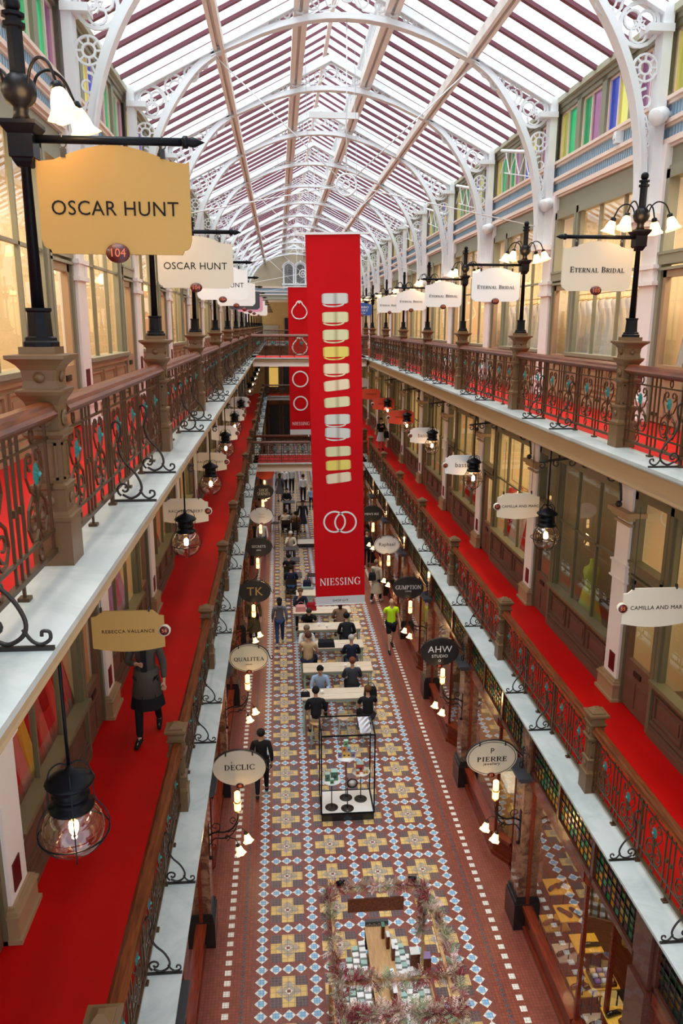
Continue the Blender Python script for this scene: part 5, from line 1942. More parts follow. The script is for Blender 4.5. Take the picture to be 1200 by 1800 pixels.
    a0 = v(bot, (.168, .128)); w = v(J['wai'], (.145, .112), a0); c = v(J['che'], (.165, .118), w); c = v(up(0, -.005, .445), (.15, .108), c); nb = v(up(0, -.012, .535), (.072, .068), c)
    for q, nm in ((-1, 'L'), (1, 'R')):
        a = v(J['sh'+nm], .070, c)
        if sleeve == 'long':
            b = v(J['el'+nm], .056, a); v(J['wr'+nm]-(J['wr'+nm]-J['el'+nm])*.06, .040, b)
        else:
            v(J['sh'+nm]+(J['el'+nm]-J['sh'+nm])*.62, .062, a)
    skin_mesh('coat' if coat else 'shirt', list(V), list(E), list(R), cm_, t)
    if skirt is None or tights:
        V.clear(); E.clear(); R.clear()
        p0 = v(J['pel']+Vector((0, 0, .04)), (.142, .112))
        for nm in 'LR':
            a = v(J['hip'+nm], .105 if not tights else .092, p0)
            if shorts: v(J['hip'+nm].lerp(J['kn'+nm], .85), .088, a); continue
            b = v(J['kn'+nm], .072 if not tights else .064, a); v(J['an'+nm]+Vector((0, 0, .0 if tights else .03)), .052 if not tights else .050, b)
        skin_mesh('trousers', list(V), list(E), list(R), cloth(legs), t)
    if skirt or coat:
        s_ = MB(); col = skirt or coat
        zb = (.42 if coat and not skirt else .50) if seat is None else seat-.25
        if seat is None:
            s_.lathe([(.15, zp+.05), (.165, zp-.08), (.20, (zp+zb)/2), (.235, zb)], (0, 0, 0), 22, 0, None, True, .06, 7)
        else:
            s_.lathe([(.15, 0), (.17, .10), (.20, .30), (.21, .46)], (0, -.02, zp), 16, 0, (0, 1, -.12))
        s_.build('skirt' if skirt else 'coat_tail', cloth(col), t)
        if skirt and coat:
            s_ = MB(); s_.lathe([(.172, zp+.12), (.178, zp), (.215, zp-.26), (.214, zp-.262)], (0, 0, 0), 22)
            s_.build('coat_tail', cloth(coat), t)
            s_ = MB(); s_.box(-.035, .035, .118, .150, zp+.02, zp+.46)
            s_.build('shirt_front', cloth(BLK), t)
    for nm in 'LR':
        sh = MB()
        a, b = J['an'+nm], J['to'+nm]
        d = (b-a).normalized()
        sh.tube([tuple(a+Vector((0, -.03, .01))), tuple(a+Vector((0, .0, -.02))), tuple(a+(b-a)*.5+Vector((0, 0, -.008))), tuple(b+d*.02)], [.040, .046, .042, .026], 8)
        sh.build('shoe', cloth(shoes), t)
    if not bald:
        hr = MB(); c = hd(0, -.022, .148)
        hr.ball(tuple(c), .098, 14, 0, 1.02, 9)
        if long_hair:
            hr.tube([tuple(hd(0, -.05, .13)), tuple(hd(0, -.085, .05)), tuple(hd(0, -.08, -.06))], [.085, .078, .05], 10)
        hr.v = [x for x in hr.v]
        hr.build('hair', cloth(hair), t)
    if hoodie:
        hh = MB(); hh.ball(tuple(up(0, -.09, .49)), .10, 12, 0, .7)
        hh.build('hood', cm_, t)
    return t
BLK = (.012, .012, .016); NAV = (.015, .02, .045); WHT = (.72, .72, .72); GRY = (.10, .10, .13)
SB = .70
person((.80, 17.55, 0), 0, 'woman in black top and beige skirt seated at the nearest high table, back to us', BLK, skirt=(.55, .47, .36), seat=SB, lean=.25, arms='table', hair=(.01, .01, .01))
person((2.12, 17.60, 0), .15, 'person in black t-shirt and black trousers on the right stool of the nearest table', BLK, BLK, seat=SB, lean=.12, arms='table', sleeve='short', hair=(.12, .05, .02))
person((.98, 19.15, 0), PI, 'man in pale blue shirt facing us across the nearest high table', (.35, .48, .68), NAV, seat=SB-.05, lean=.22, arms='table', hair=(.01, .008, .008))
person((1.88, 19.30, 0), 0, 'woman with auburn bob in dark grey blazer seated at the second table', (.05, .055, .075), BLK, seat=SB, lean=.1, arms='table', hair=(.20, .06, .03), long_hair=False)
person((.72, 20.85, 0), -.2, 'heavy man in beige checked shirt at the left end of the third table', (.50, .36, .22), NAV, seat=SB, lean=.15, arms='table', sleeve='short', hair=(.10, .04, .03), h=1.08)
person((.72, 22.05, 0), PI, 'man in white shirt facing us, behind the man in beige checks', WHT, NAV, seat=SB, lean=.35, arms='face', hair=(.20, .15, .12))
person((2.00, 20.85, 0), 0, 'grey-haired man in navy padded vest seated at the third table', NAV, (.03, .04, .07), seat=SB, lean=.15, arms='table', hair=(.45, .43, .42))
person((2.00, 22.35, 0), 0, 'man in black suit bent over the fourth table, back to us', BLK, BLK, seat=SB, lean=.45, arms='table', hair=(.01, .01, .01), h=1.05)
person((.85, 23.75, 0), PI, 'man in black t-shirt leaning on the fourth table, facing us', BLK, BLK, seat=SB, lean=.55, arms='table', sleeve='short', hair=(.05, .035, .03))
person((1.90, 23.75, 0), 0, 'person in brown coat seated just below the foot of the big banner', (.22, .13, .09), (.1, .05, .03), seat=SB, lean=.3, arms='table', hair=(.05, .02, .01), long_hair=True)
person((.62, 25.2, 0), PI, 'woman in navy jacket with red scarf at the far table', NAV, NAV, seat=SB, lean=.15, arms='face', hair=(.12, .06, .03))
person((-.10, 23.98, 0), .05, 'woman in grey hooded top and jeans walking away on the left', (.15, .15, .19), (.03, .06, .16), hair=(.01, .01, .01), step=.6, hoodie=True, shoes=(.5, .5, .55), h=.97, long_hair=True)
person((3.53, 23.35, 0), PI+.1, 'bald man in neon yellow t-shirt and black shorts walking towards us', (.50, .85, .02), BLK, bald=True, step=.7, shorts=True, sleeve='short', shoes=BLK, h=1.04)
person((3.60, 27.8, 0), -.6, 'woman in long beige trench coat walking by the right shops', (.45, .38, .30), BLK, coat=(.45, .38, .30), step=.5, hair=(.22, .12, .05), shoes=(.6, .6, .6))
person((-.52, 15.55, 0), 0, 'man in black suit walking away beside the DECLIC sign', BLK, BLK, step=.5, hair=(.008, .008, .008), h=.97)
person((3.72, 32.2, 0), PI, 'dark-clothed person walking between the big banner and the right shops', BLK, BLK, step=.4, long_hair=True)
person((-.97, 24.3, 0), PI, 'person in dark gold striped coat behind the QUALITEA sign lamp', (.10, .07, .03), BLK, coat=(.10, .07, .03), hair=(.01, .01, .01), long_hair=True)
person((-.88, 34.2, 0), PI, 'person in white behind the black SECRETS sign', WHT, GRY, step=.3)
person((.35, 28.5, 0), 0, 'man in navy sweater and blue jeans on a black chair in the aisle cafe', NAV, (.05, .12, .25), seat=.45, lean=.15, arms='table', hair=(.02, .015, .012))
person((.28, 30.2, 0), 0, 'boy in black cap and black t-shirt seated beyond the man in jeans', BLK, BLK, seat=.45, lean=.15, arms='table', sleeve='short', hair=(.008, .008, .01), h=.95)
person((.42, 33.7, 0), PI, 'white-haired man in cream shirt facing us at a small grey table', (.60, .55, .45), GRY, seat=.45, lean=.15, arms='face', hair=(.65, .63, .60))
person((.22, 37.8, 0), 0, 'person in white shirt seated at a far cafe table', WHT, BLK, seat=.45, lean=.15, arms='table', hair=(.02, .015, .012))
person((.72, 37.3, 0), 0, 'person in olive brown jacket seated next to the far white shirt', (.14, .08, .03), BLK, seat=.45, lean=.1, arms='table', hair=(.02, .015, .012))
person((1.10, 38.2, 0), 0, 'woman in long navy dress standing by the far display case', NAV, NAV, skirt=NAV, hair=(.02, .015, .03), long_hair=True)
person((.34, 43.0, 0), PI, 'man in black seated far away facing us', BLK, BLK, seat=.45, arms='table', hair=(.02, .015, .012))
person((1.34, 45.1, 0), 0, 'man in white shirt and black trousers standing far down the hall', WHT, BLK, hair=(.02, .015, .012))
person((-.05, 45.5, 0), 0, 'woman in grey dress walking far down the hall', GRY, GRY, skirt=GRY, step=.3, hair=(.02, .015, .012), long_hair=True)
person((.25, 47.5, 0), PI, 'person in white shirt standing far back among the crowd', WHT, BLK)
person((.70, 47.8, 0), PI, 'person in white and black far back on the right of the crowd', (.5, .5, .5), BLK, hair=(.01, .01, .01))
person((.45, 52.5, 0), 0, 'person in dark blue top at the far back of the crowd', (.03, .05, .15), BLK)
person((1.75, 43.2, 0), 0, 'child in light blue shirt beside the far counter', (.30, .50, .70), NAV, h=.78, hair=(.3, .2, .1))
person((5.02, 37.9, ZG[1]), PI+.1, 'woman in dark cardigan holding a phone on the right first-floor walkway', BLK, BLK, skirt=(.55, .55, .6), arms='phone', hair=(.01, .008, .008), long_hair=True, h=.93)
pw_ = person((-2.04, 10.78, ZG[1]), PI, 'person in dark grey blazer and black boots walking on the left red carpet', (.075, .062, .055), BLK, skirt=BLK, coat=(.075, .062, .055), tights=True, arms='onehand', step=.7, h=1.06, hair=(.02, .012, .01), shoes=BLK)

# ---- bags
def handbag(loc, col, lab, w=.32, h=.22, d=.14, rz=0.):
    t = thing('handbag', lab, 'bag', loc, rz)
    m = MB(); m.frus(0, 0, 0, w, h*.75, w*.92, 0, d, d*.75); m.frus(0, 0, h*.75, w*.92, h, w*.7, 0, d*.75, d*.3)
    m.build('pouch', cloth(col, .5), t)
    s_ = MB(); s_.tube([(w*.3*math.cos(PI*k/8), 0, h*.9+h*.55*math.sin(PI*k/8)) for k in range(9)], .008, 5)
    s_.build('strap', cloth(col, .5), t)
    return t
TZ = 1.0
# ---- high tables of the cafe
def high_table(x0, x1, y0, lab):
    t = thing('high_table', lab, 'table', ((x0+x1)/2, y0+.3, 0))
    w = (x1-x0)/2
    m = MB()
    for k in range(2):
        m.box(-w, w, -.30+k*.305, -.005+k*.305, TZ-.035, TZ)
    m.build('table_top', 'pale_oak', t)
    f = MB()
    f.box(-w+.02, w-.02, -.28, -.255, TZ-.10, TZ-.035); f.box(-w+.02, w-.02, .255, .28, TZ-.10, TZ-.035)
    f.box(-w+.02, -w+.05, -.28, .28, .15, .18); f.box(w-.05, w-.02, -.28, .28, .15, .18)
    f.build('frame', 'mint', t)
    me = None
    for sx in (-1, 1):
        for sy in (-1, 1):
            l = MB(); l.box(-.02, .02, -.02, .02, 0, TZ-.035)
            if me is None: o = l.build('leg', 'mint', t); me = o.data
            else:
                o = bpy.data.objects.new('leg', me); COL.objects.link(o); o.parent = t
            o.location = (sx*(w-.05), sy*.26, 0)
    return t
for x0, x1, y, lab in ((.47, 2.37, 18.15, 'nearest long high cafe table with pale oak top and mint frame'), (.55, 2.50, 19.75, 'second high cafe table, beside the woman in grey blazer'),
                       (.50, 2.42, 21.35, 'third high cafe table with a black backpack on it'), (.50, 2.48, 22.80, 'fourth high cafe table, under the man in black suit'),
                       (.36, 2.30, 24.25, 'farthest high cafe table, below the banner foot')):
    high_table(x0, x1, y, lab)
for x0, x1, y, lab in ((.5, 1.9, 26.0, 'mint high counter just beyond the farthest high table'),):
    high_table(x0, x1, y, lab)
def stool(x, y, lab, first=[None]):
    if first[0] is None:
        t = thing('bar_stool', lab, 'stool', (x, y, 0), 0, 'cafe bar stools')
        s_ = MB(); s_.lathe([(.16, SB-.03), (.165, SB-.02), (.16, SB), (0, SB)], (0, 0, 0), 18)
        s_.build('seat', 'oak', t)
        f = MB(); f.ring((0, 0, .26), .155, .008, 'xy', 16, 4)
        f.build('foot_ring', 'mint', t)
        for k in range(4):
            a = PI/4+k*PI/2
            l = MB(); l.tube([(.12*math.cos(a), .12*math.sin(a), SB-.03), (.19*math.cos(a), .19*math.sin(a), 0)], .011, 5)
            l.build('leg', 'mint', t)
        first[0] = t; return t
    return dup(first[0], (x, y, 0), lab)
for x, y, lab in ((.80, 17.55, 'stool under the woman in beige skirt'), (2.12, 17.60, 'stool under the person in black t-shirt'), (.98, 19.15, 'stool under the man in pale blue shirt'),
                  (1.88, 19.30, 'stool under the woman in grey blazer'), (.72, 20.85, 'stool under the man in beige checks'), (.72, 22.05, 'stool under the man in white shirt'),
                  (2.0, 20.85, 'stool under the grey-haired man'), (2.0, 22.35, 'stool under the man in black suit'), (.85, 23.75, 'stool under the leaning man in black'),
                  (1.9, 23.75, 'stool under the person in brown coat'), (.62, 25.2, 'stool under the woman with red scarf'), (1.40, 21.05, 'empty bar stool near the black backpack'),
                  (1.35, 23.9, 'empty round wooden stool before the farthest high table'), (1.5, 17.75, 'empty stool in the middle of the nearest table')):
    stool(x, y, lab)
handbag((2.25, 18.25, TZ), BLK, 'black leather handbag at the right end of the nearest table', .34, .26)
handbag((1.30, 21.55, TZ), BLK, 'black backpack lying on the third table', .50, .20, .34)
handbag((.98, 24.55, TZ), (.35, .01, .02), 'dark red handbag on the farthest high table', .34, .28)
handbag((.62, 24.50, TZ), (.62, .25, .25), 'pink and white spotted bag on the farthest table', .36, .22, .22)
handbag((.56, 18.35, TZ), BLK, 'small black camera bag at the left end of the nearest table', .24, .12, .14)
handbag((1.55, 18.9, 0), (.75, .75, .75), 'white paper bag on the floor under the nearest table', .22, .26)
handbag((3.42, 27.7, .95), BLK, 'dark shoulder bag carried by the woman in the trench coat', .28, .30, .16)
handbag((5.28, 37.85, ZG[1]+.62), BLK, 'dark shoulder bag of the woman with the phone', .26, .34, .14)
for i, (x, y) in enumerate(((1.0, 18.45), (2.1, 19.9), (1.10, 19.95), (1.75, 20.0), (.78, 21.55), (1.4, 22.95), (1.15, 23.1))):
    t = MB(); t.lathe([(.03, 0), (.036, .09), (.032, .09), (.0, .01)], (x, y, TZ), 10)
    tag(t.build('coffee_cup', 'paper_white'), 'small white coffee cup on the cafe tables, %s from the camera' % ORD[i], 'cup', 'cups on the high tables')
# ---- low cafe tables and chairs further back
def cafe_chair(x, y, rz, lab, first=[None]):
    if first[0] is None:
        t = thing('cafe_chair', lab, 'chair', (x, y, 0), rz, 'black cafe chairs')
        s_ = MB(); s_.box(-.21, .21, -.20, .20, .42, .45); s_.build('seat', 'dark_iron', t)
        b = MB(); b.box(-.20, .20, -.225, -.20, .62, .84); b.build('backrest', 'dark_iron', t)
        for q in (-1, 1):
            l = MB(); l.tube([(q*.20, -.215, .86), (q*.20, -.20, .44), (q*.21, -.26, 0)], .012, 5); l.build('leg', 'dark_iron', t)
            l = MB(); l.tube([(q*.19, .19, .43), (q*.21, .23, 0)], .012, 5); l.build('leg', 'dark_iron', t)
        first[0] = t; return t
    return dup(first[0], (x, y, 0), lab, None, rz)
for x, y, rz, lab in ((.35, 28.5, 0, 'black cafe chair under the man in jeans'), (.28, 30.2, 0, 'black cafe chair under the boy in the cap'), (.42, 33.7, PI, 'black cafe chair under the white-haired man'),
                      (.22, 37.8, 0, 'black cafe chair under the far white shirt'), (.72, 37.3, 0, 'black cafe chair under the olive jacket'), (.34, 43.0, PI, 'farthest occupied black cafe chair'),
                      (1.25, 30.0, PI/2, 'empty wooden-seated chair beside the far tables'), (-.28, 38.6, 1.2, 'empty black chair at the left of the far tables')):
    cafe_chair(x, y, rz, lab)
def low_table(x, y, lab, m='sign_grey'):
    t = thing('cafe_table', lab, 'table', (x, y, 0))
    a = MB(); a.box(-.34, .34, -.30, .30, .70, .73); a.build('table_top', m, t)
    b = MB(); b.tube([(0, 0, .02), (0, 0, .70)], .025, 8); b.build('pedestal', 'dark_iron', t)
    c = MB(); c.lathe([(.22, 0), (.22, .02), (.03, .03)], (0, 0, 0), 14); c.build('foot', 'dark_iron', t)
for x, y, lab in ((.42, 32.95, 'grey square cafe table in front of the white-haired man'), (.42, 31.3, 'grey square cafe table beyond the boy in the cap'), (.45, 29.2, 'dark cafe table before the man in jeans'),
                  (.45, 38.6, 'cafe table of the far white shirt and olive jacket'), (.45, 42.2, 'farthest small cafe table')):
    low_table(x, y, lab)
bx = MB(); bx.box(-.2, .2, -.15, .15, 0, .70)
tag(bx.build('bin', 'mint', None, (.95, 27.9, 0)), 'grey green box carrying a dark backpack beside the man in jeans', 'box')
handbag((.95, 27.9, .70), NAV, 'dark blue backpack on the grey green box', .32, .24, .2)

# ================================================================== DISPLAY CASES
def display_case(x, y, w, d, H, lab, bz=.17):
    t = thing('display_case', lab, 'display case', (x, y, 0))
    b = MB(); b.box(-w/2, w/2, -d/2, d/2, 0, bz); b.build('plinth', 'plinth_black', t)
    p = MB(); p.box(-w/2+.02, w/2-.02, -d/2+.02, d/2-.02, bz, bz+.02); p.build('display_floor', 'paper_white', t)
    f = MB()
    q = .013
    for sx in (-1, 1):
        for sy in (-1, 1):
            f.box(sx*w/2-q, sx*w/2+q, sy*d/2-q, sy*d/2+q, bz, H)
    for z in (bz+.01, H):
        for sy in (-1, 1): f.box(-w/2, w/2, sy*d/2-q, sy*d/2+q, z-q, z+q)
        for sx in (-1, 1): f.box(sx*w/2-q, sx*w/2+q, -d/2, d/2, z-q, z+q)
    f.build('frame', 'black_iron', t)
    g = MB()
    for sy in (-1, 1): g.add([(-w/2, sy*d/2, bz), (w/2, sy*d/2, bz), (w/2, sy*d/2, H), (-w/2, sy*d/2, H)], [(0, 1, 2, 3)])
    for sx in (-1, 1): g.add([(sx*w/2, -d/2, bz), (sx*w/2, d/2, bz), (sx*w/2, d/2, H), (sx*w/2, -d/2, H)], [(0, 1, 2, 3)])
    g.add([(-w/2, -d/2, H), (w/2, -d/2, H), (w/2, d/2, H), (-w/2, d/2, H)], [(0, 1, 2, 3)])
    g.build('glass', 'case_glass', t)
    return t
CX, CY, CW, CD, CH = 1.335, 14.92, 1.13, .84, 2.03
display_case(CX, CY, CW, CD, CH, 'tall glass display case with perfume boxes in the middle of the tiled floor')
def stand(x, y, h, r, lab, group='round display stands in the glass case'):
    t = thing('display_stand', lab, 'stand', (x, y, .19), group=group)
    b = MB(); b.lathe([(.14, 0), (.14, .008), (.02, .016)], (0, 0, 0), 24); b.build('base', 'dark_iron', t)
    p = MB(); p.tube([(0, 0, .01), (0, 0, h)], .011, 6); p.build('pole', 'dark_iron', t)
    if r:
        s_ = MB(); s_.lathe([(r, 0), (r, .012), (0, .013)], (0, 0, h), 28); s_.build('tray', 'white_paint', t)
    return t
stand(1.00, 14.72, .66, .20, 'left round white tray stand in the glass case')
stand(1.34, 15.05, 1.02, .22, 'tallest middle round white tray stand in the glass case')
stand(1.66, 14.98, .68, .20, 'right round white tray stand in the glass case')
mr = stand(1.34, 14.66, .50, 0, 'stand with round framed mirror at the front of the glass case')
m = MB(); m.ring((.10, -.02, .62), .105, .012, 'xz', 24, 5); m.tube([(0, 0, .5), (0, 0, .75)], .008, 5); m.build('mirror_frame', 'black_iron', mr)
m = MB(); m.lathe([(.10, 0), (0, .002)], (.10, -.02, .62), 20, 0, (0, -1, 0)); m.build('mirror', 'paper_white', mr)
bc = {'g': (.20, .45, .22), 'o': (.80, .25, .06), 'b': (.35, .45, .62), 'y': (.85, .50, .12), 'p': (.28, .20, .40), 'k': (.10, .22, .16), 'r': (.60, .08, .06), 'w': (.75, .75, .75)}
names_ = {'g': 'green', 'o': 'orange', 'b': 'blue', 'y': 'yellow', 'p': 'purple', 'k': 'dark green', 'r': 'red', 'w': 'white'}
def gift(x, y, z, w, h, c, where):
    t = thing('perfume_box', '%s box %s' % (names_[c], where), 'box', (x, y, z))
    b = MB(); b.box(-w/2, w/2, -w/2, w/2, 0, h); b.build('carton', cloth(bc[c], .5), t)
    e = MB(); e.lathe([(.0, 0), (w*.26, .001), (w*.26, .002), (0, .003)], (0, -w/2, h*.45), 12, 0, (0, -1, 0)); e.build('oval_window', 'sign_grey', t)
    l = MB(); l.box(-w/2*.98, w/2*.98, -w/2*.98, w/2*.98, h, h+.004); l.build('lid', 'mint', t)
z0 = .19+1.033
for i, (dx, dz, c) in enumerate(((-.14, 0, 'p'), (-.045, 0, 'y'), (.05, 0, 'y'), (.145, 0, 'p'), (-.05, 1, 'o'), (.05, 1, 'b'), (-.01, 2, 'g'))):
    gift(1.34+dx, 15.02, z0+dz*.135, .088, .13, c, ('at the left of the bottom row on the tallest stand', 'second in the bottom row on the tallest stand', 'third in the bottom row on the tallest stand', 'at the right of the bottom row on the tallest stand',
         'left in the middle row on the tallest stand', 'right in the middle row on the tallest stand', 'on top of the stack on the tallest stand')[i])
z0 = .19+.673
for i, (dx, dy, w, h, c) in enumerate(((.06, .04, .15, .20, 'k'), (-.09, .0, .10, .16, 'k'), (.0, -.12, .08, .10, 'g'))):
    gift(1.00+dx, 14.72+dy, z0, w, h, c, ('largest on the left stand', 'mid-sized on the left stand', 'smallest on the left stand')[i])
z0 = .19+.693
for i, (dx, dy, w, h, c) in enumerate(((-.02, .04, .16, .18, 'r'), (-.08, -.10, .08, .09, 'o'), (.06, -.10, .05, .08, 'y'), (.12, -.09, .05, .08, 'y'))):
    gift(1.66+dx, 14.98+dy, z0, w, h, c, ('largest on the right stand', 'low in front on the right stand', 'small, third from left on the right stand', 'small, rightmost on the right stand')[i])
display_case(1.35, 35.9, 1.2, .9, 2.05, 'far glass display case below the footbridge, left part visible beside the banner')
f = MB(); f.add([(.26+a*.06-.0, b*.10, .003+.004*((a+b) % 2)) for b in range(8) for a in range(5)], [(b*5+a, b*5+a+1, b*5+a+6, b*5+a+5) for b in range(7) for a in range(4)])
tag(f.build('plastic_wrap', 'foil', None, (CX, CY-.38, CH+.016)), 'crumpled shiny wrapping lying on the right of the case top', 'wrapping')

# ================================================================== KIOSK WITH GARLANDS
KX0, KX1, KY0, KY1 = .64, 2.06, 7.0, 9.75
kt = thing('kiosk', 'oak kiosk with a garlanded frame and a long plank counter, bottom of the picture', 'kiosk', ((KX0+KX1)/2, 8.6, 0))
def kb(m, x0, x1, y0, y1, z0, z1): m.box(x0-(KX0+KX1)/2, x1-(KX0+KX1)/2, y0-8.6, y1-8.6, z0, z1)
f = MB()
for x in (KX0, KX1): kb(f, x-.02, x+.02, KY0, KY1, 2.20, 2.24)
for y in (KY0+.4, 8.1, KY1): kb(f, KX0, KX1, y-.02, y+.02, 2.20, 2.24)
f.build('top_frame', 'oak', kt)
for x in (KX0, KX1):
    for y in (KY0+.4, KY1):
        l = MB(); kb(l, x-.02, x+.02, y-.02, y+.02, 0, 2.2); l.build('post', 'oak', kt)
s_ = MB(); kb(s_, .90, 1.74, KY1-.06, KY1-.03, 1.88, 2.10)
o = s_.build('fascia_board', 'mahogany', kt); o['label'] = 'dark reddish-brown board'
# counter with sloping sides
ct = kt
def cb(m, pts, z0, z1): m.prism([(a-1.35, b-8.6) for a, b in pts], z0, z1, plane='xy'); return m
b = MB(); cb(b, [(.66, 6.8), (2.18, 6.8), (2.18, 9.70), (1.72, 10.40), (1.16, 10.40), (.66, 9.85)], 0, .46); b.build('counter', 'oak', ct)
p = MB(); cb(p, [(1.24, 7.4), (1.62, 7.4), (1.62, 10.38), (1.24, 10.38)], .94, 1.0); p.build('plank', 'oak', ct)
p = MB(); cb(p, [(1.28, 7.4), (1.58, 7.4), (1.58, 10.30), (1.28, 10.30)], .46, .94); p.build('cabinet', 'dark_wood', ct)
e = MB()
for x in (.66, 2.16): cb(e, [(x, 6.8), (x+.025, 6.8), (x+.025, 9.75), (x, 9.75)], .46, .62)
e.build('edge_board', 'oak', ct)
e = MB(); cb(e, [(1.25, 10.38), (1.62, 10.38), (1.62, 10.44), (1.25, 10.44)], .55, 1.08); o = e.build('bottle_rack', 'sign_grey', ct)
e = MB()
for i in range(9):
    for j in range(5): e.flatring((1.28+i*.038-1.35, 10.375-8.6, .84+j*.045+(i % 2)*.02), .010, .017, -.012, 0, 8)
e.build('bottle_end', 'steel', o)
bc2 = [cloth((.62, .62, .58), .6), cloth((.50, .58, .56), .6), cloth((.36, .30, .26), .6), cloth((.70, .68, .62), .6), cloth((.30, .55, .48), .6)]
protos = []
for c in bc2:
    m = MB(); m.box(-.05, .05, -.035, .035, 0, .16)
    protos.append((m, c))
pk = {}
rr = random.Random(5); nb_ = 0
cn = ['cream', 'pale green', 'brown', 'ivory', 'mint green']
for side, x0, dx in ((-1, 1.17, -.105), (1, 1.69, .105)):
    for c in range(5):
        for r in range(23):
            x = x0+dx*c; y = 7.45+r*.125
            if y > 10.35-max(0, c-1)*.20: continue
            tier = .86-.09*c
            ci = rr.choice([0, 0, 1, 1, 3, 2]) if not (side < 0 and c == 3 and r == 13) else 4
            lab = '%s tea box %s of plank, %s column, %s from near end' % (cn[ci], 'left' if side < 0 else 'right', ORD[c], ORD[r] if r < 20 else ('twenty-first', 'twenty-second', 'twenty-third')[r-20])
            if ci not in pk:
                t = thing('tea_box', lab, 'box', (x, y, tier-.16), rr.uniform(-.1, .1), 'tiered tea boxes of the kiosk')
                m = MB(); m.box(-.047, .047, -.04, .04, 0, .15); m.build('carton', bc2[ci], t)
                m = MB(); m.box(-.049, .049, -.042, .042, .12, .156); m.build('lid', 'mint' if ci == 1 else 'paper_white', t)
                pk[ci] = t
            else:
                dup(pk[ci], (x, y, tier-.16), lab, None, rr.uniform(-.1, .1))
            nb_ += 1
st = MB()
for side, x0, dx in ((-1, 1.17, -.105), (1, 1.69, .105)):
    for c in range(5):
        x = x0+dx*c-1.35
        st.box(x-.052, x+.052, -1.2, 1.75-max(0, c-1)*.2, .46, .70-.09*c)
st.build('step', 'oak', ct)
for i, (x, y, w, d, h, c, lab) in enumerate(((1.50, 10.15, .05, .10, .22, 'k', 'slim box nearest the bottle rack on the plank'), (1.55, 9.95, .05, .12, .22, 'w', 'slim white box second on the plank'), (1.60, 9.72, .05, .12, .22, 'w', 'slim white box third on the plank'),
                                             (1.50, 9.0, .06, .42, .30, 'w', 'long white upright box in the middle of the plank'), (1.64, 8.55, .06, .34, .22, 'w', 'second long white box on the right of the plank'),
                                             (1.98, 9.95, .15, .15, .26, 'w', 'square white box at the right corner of the kiosk'), (2.14, 9.85, .14, .14, .26, 'p', 'square dark purple box at the right corner of the kiosk'))):
    t = thing('gift_box', lab, 'box', (x, y, 1.0 if i < 4 else (.92 if i == 4 else .62)))
    b = MB(); b.box(-w/2, w/2, -d/2, d/2, 0, h); b.build('carton', 'mahogany', t)
    b = MB(); b.box(-w/2, w/2, -d/2, d/2, h, h+.01); b.build('lid', cloth(bc[c], .5), t)
# garlands of dried leaves: foliage nobody could count
mat('leaf_dry', (.50, .33, .22), .7); mat('leaf_red', (.30, .03, .05), .6); mat('leaf_pink', (.75, .50, .48), .7); mat('leaf_green', (.26, .33, .18), .7); mat('leaf_straw', (.62, .50, .34), .7)
def garland(path, n, rad, lab, spread=1.0, seed=1):
    g = random.Random(seed)
    m = MB()
    P = [Vector(p) for p in path]
    seg = [(P[i+1]-P[i]).length for i in range(len(P)-1)]; T = sum(seg)
    for k in range(n):
        d = g.random()*T; i = 0
        while i < len(seg)-1 and d > seg[i]: d -= seg[i]; i += 1
        c = P[i]+(P[i+1]-P[i])*(d/seg[i])
        a = Vector((g.gauss(0, 1), g.gauss(0, 1), g.gauss(0, 1))).normalized()
        base = c+a*rad*g.random()*.6
        ln = g.uniform(.05, .13)*spread
        mi = g.choices([0, 1, 2, 3, 4], [3, 4, 3, 2, 2])[0]
        cx = math.sin(d*9+i*2)
        if cx > .5: mi = g.choice([1, 1, 0])
        elif cx < -.5: mi = g.choice([3, 4, 2])
        ax = a
        sdv = ax.cross(Vector((g.random(), g.random(), g.random()))).normalized()
        for j in range(5):      # a frond: leaflets either side of a stem
            b = base+ax*ln*(j/5)
            for q in (-1, 1):
                e = b+(ax*.7+sdv*q).normalized()*ln*.42
                w = ax*ln*.075
                m.add([tuple(b-w*.4), tuple((b+e)/2+w), tuple(e), tuple((b+e)/2-w)], [(0, 1, 2, 3)], mi)
    o = m.build('dried_garland', ['leaf_dry', 'leaf_red', 'leaf_pink', 'leaf_green', 'leaf_straw'])
    return tag(o, lab, 'garland', None, 'stuff')
Z = 2.26
garland([(KX0, 9.75, Z), (KX0+.5, 9.75, Z+.02), (KX1, 9.75, Z)], 420, .08, 'garland of dried leaves along the far top bar of the kiosk', 1, 1)
garland([(KX0-.02, 9.75, Z), (KX0-.03, 9.0, Z-.05), (KX0, 8.1, Z), (KX0, 7.2, Z)], 750, .10, 'garland of dried leaves down the left top bar of the kiosk', 1.1, 2)
garland([(KX1-.05, 9.75, Z), (KX1+.05, 9.1, Z), (KX1+.12, 8.5, Z-.05), (KX1+.1, 7.8, Z), (KX1, 7.2, Z)], 650, .09, 'garland of dried leaves down the right top bar of the kiosk', 1.1, 3)
garland([(KX0, 8.1, Z), (1.0, 8.12, Z), (1.4, 8.1, Z-.05), (KX1, 8.1, Z)], 480, .10, 'garland of dried leaves across the middle bar of the kiosk', 1.1, 4)
garland([(KX0, 7.55, Z), (1.2, 7.6, Z), (KX1, 7.5, Z)], 900, .16, 'thick heap of dried leaves at the near end of the kiosk', 1.25, 5)
garland([(KX1-.03, 9.72, Z), (KX1-.05, 9.7, Z-.45), (KX1-.05, 9.68, 1.45)], 330, .07, 'dark red garland hanging from the far right corner of the kiosk', 1, 6)
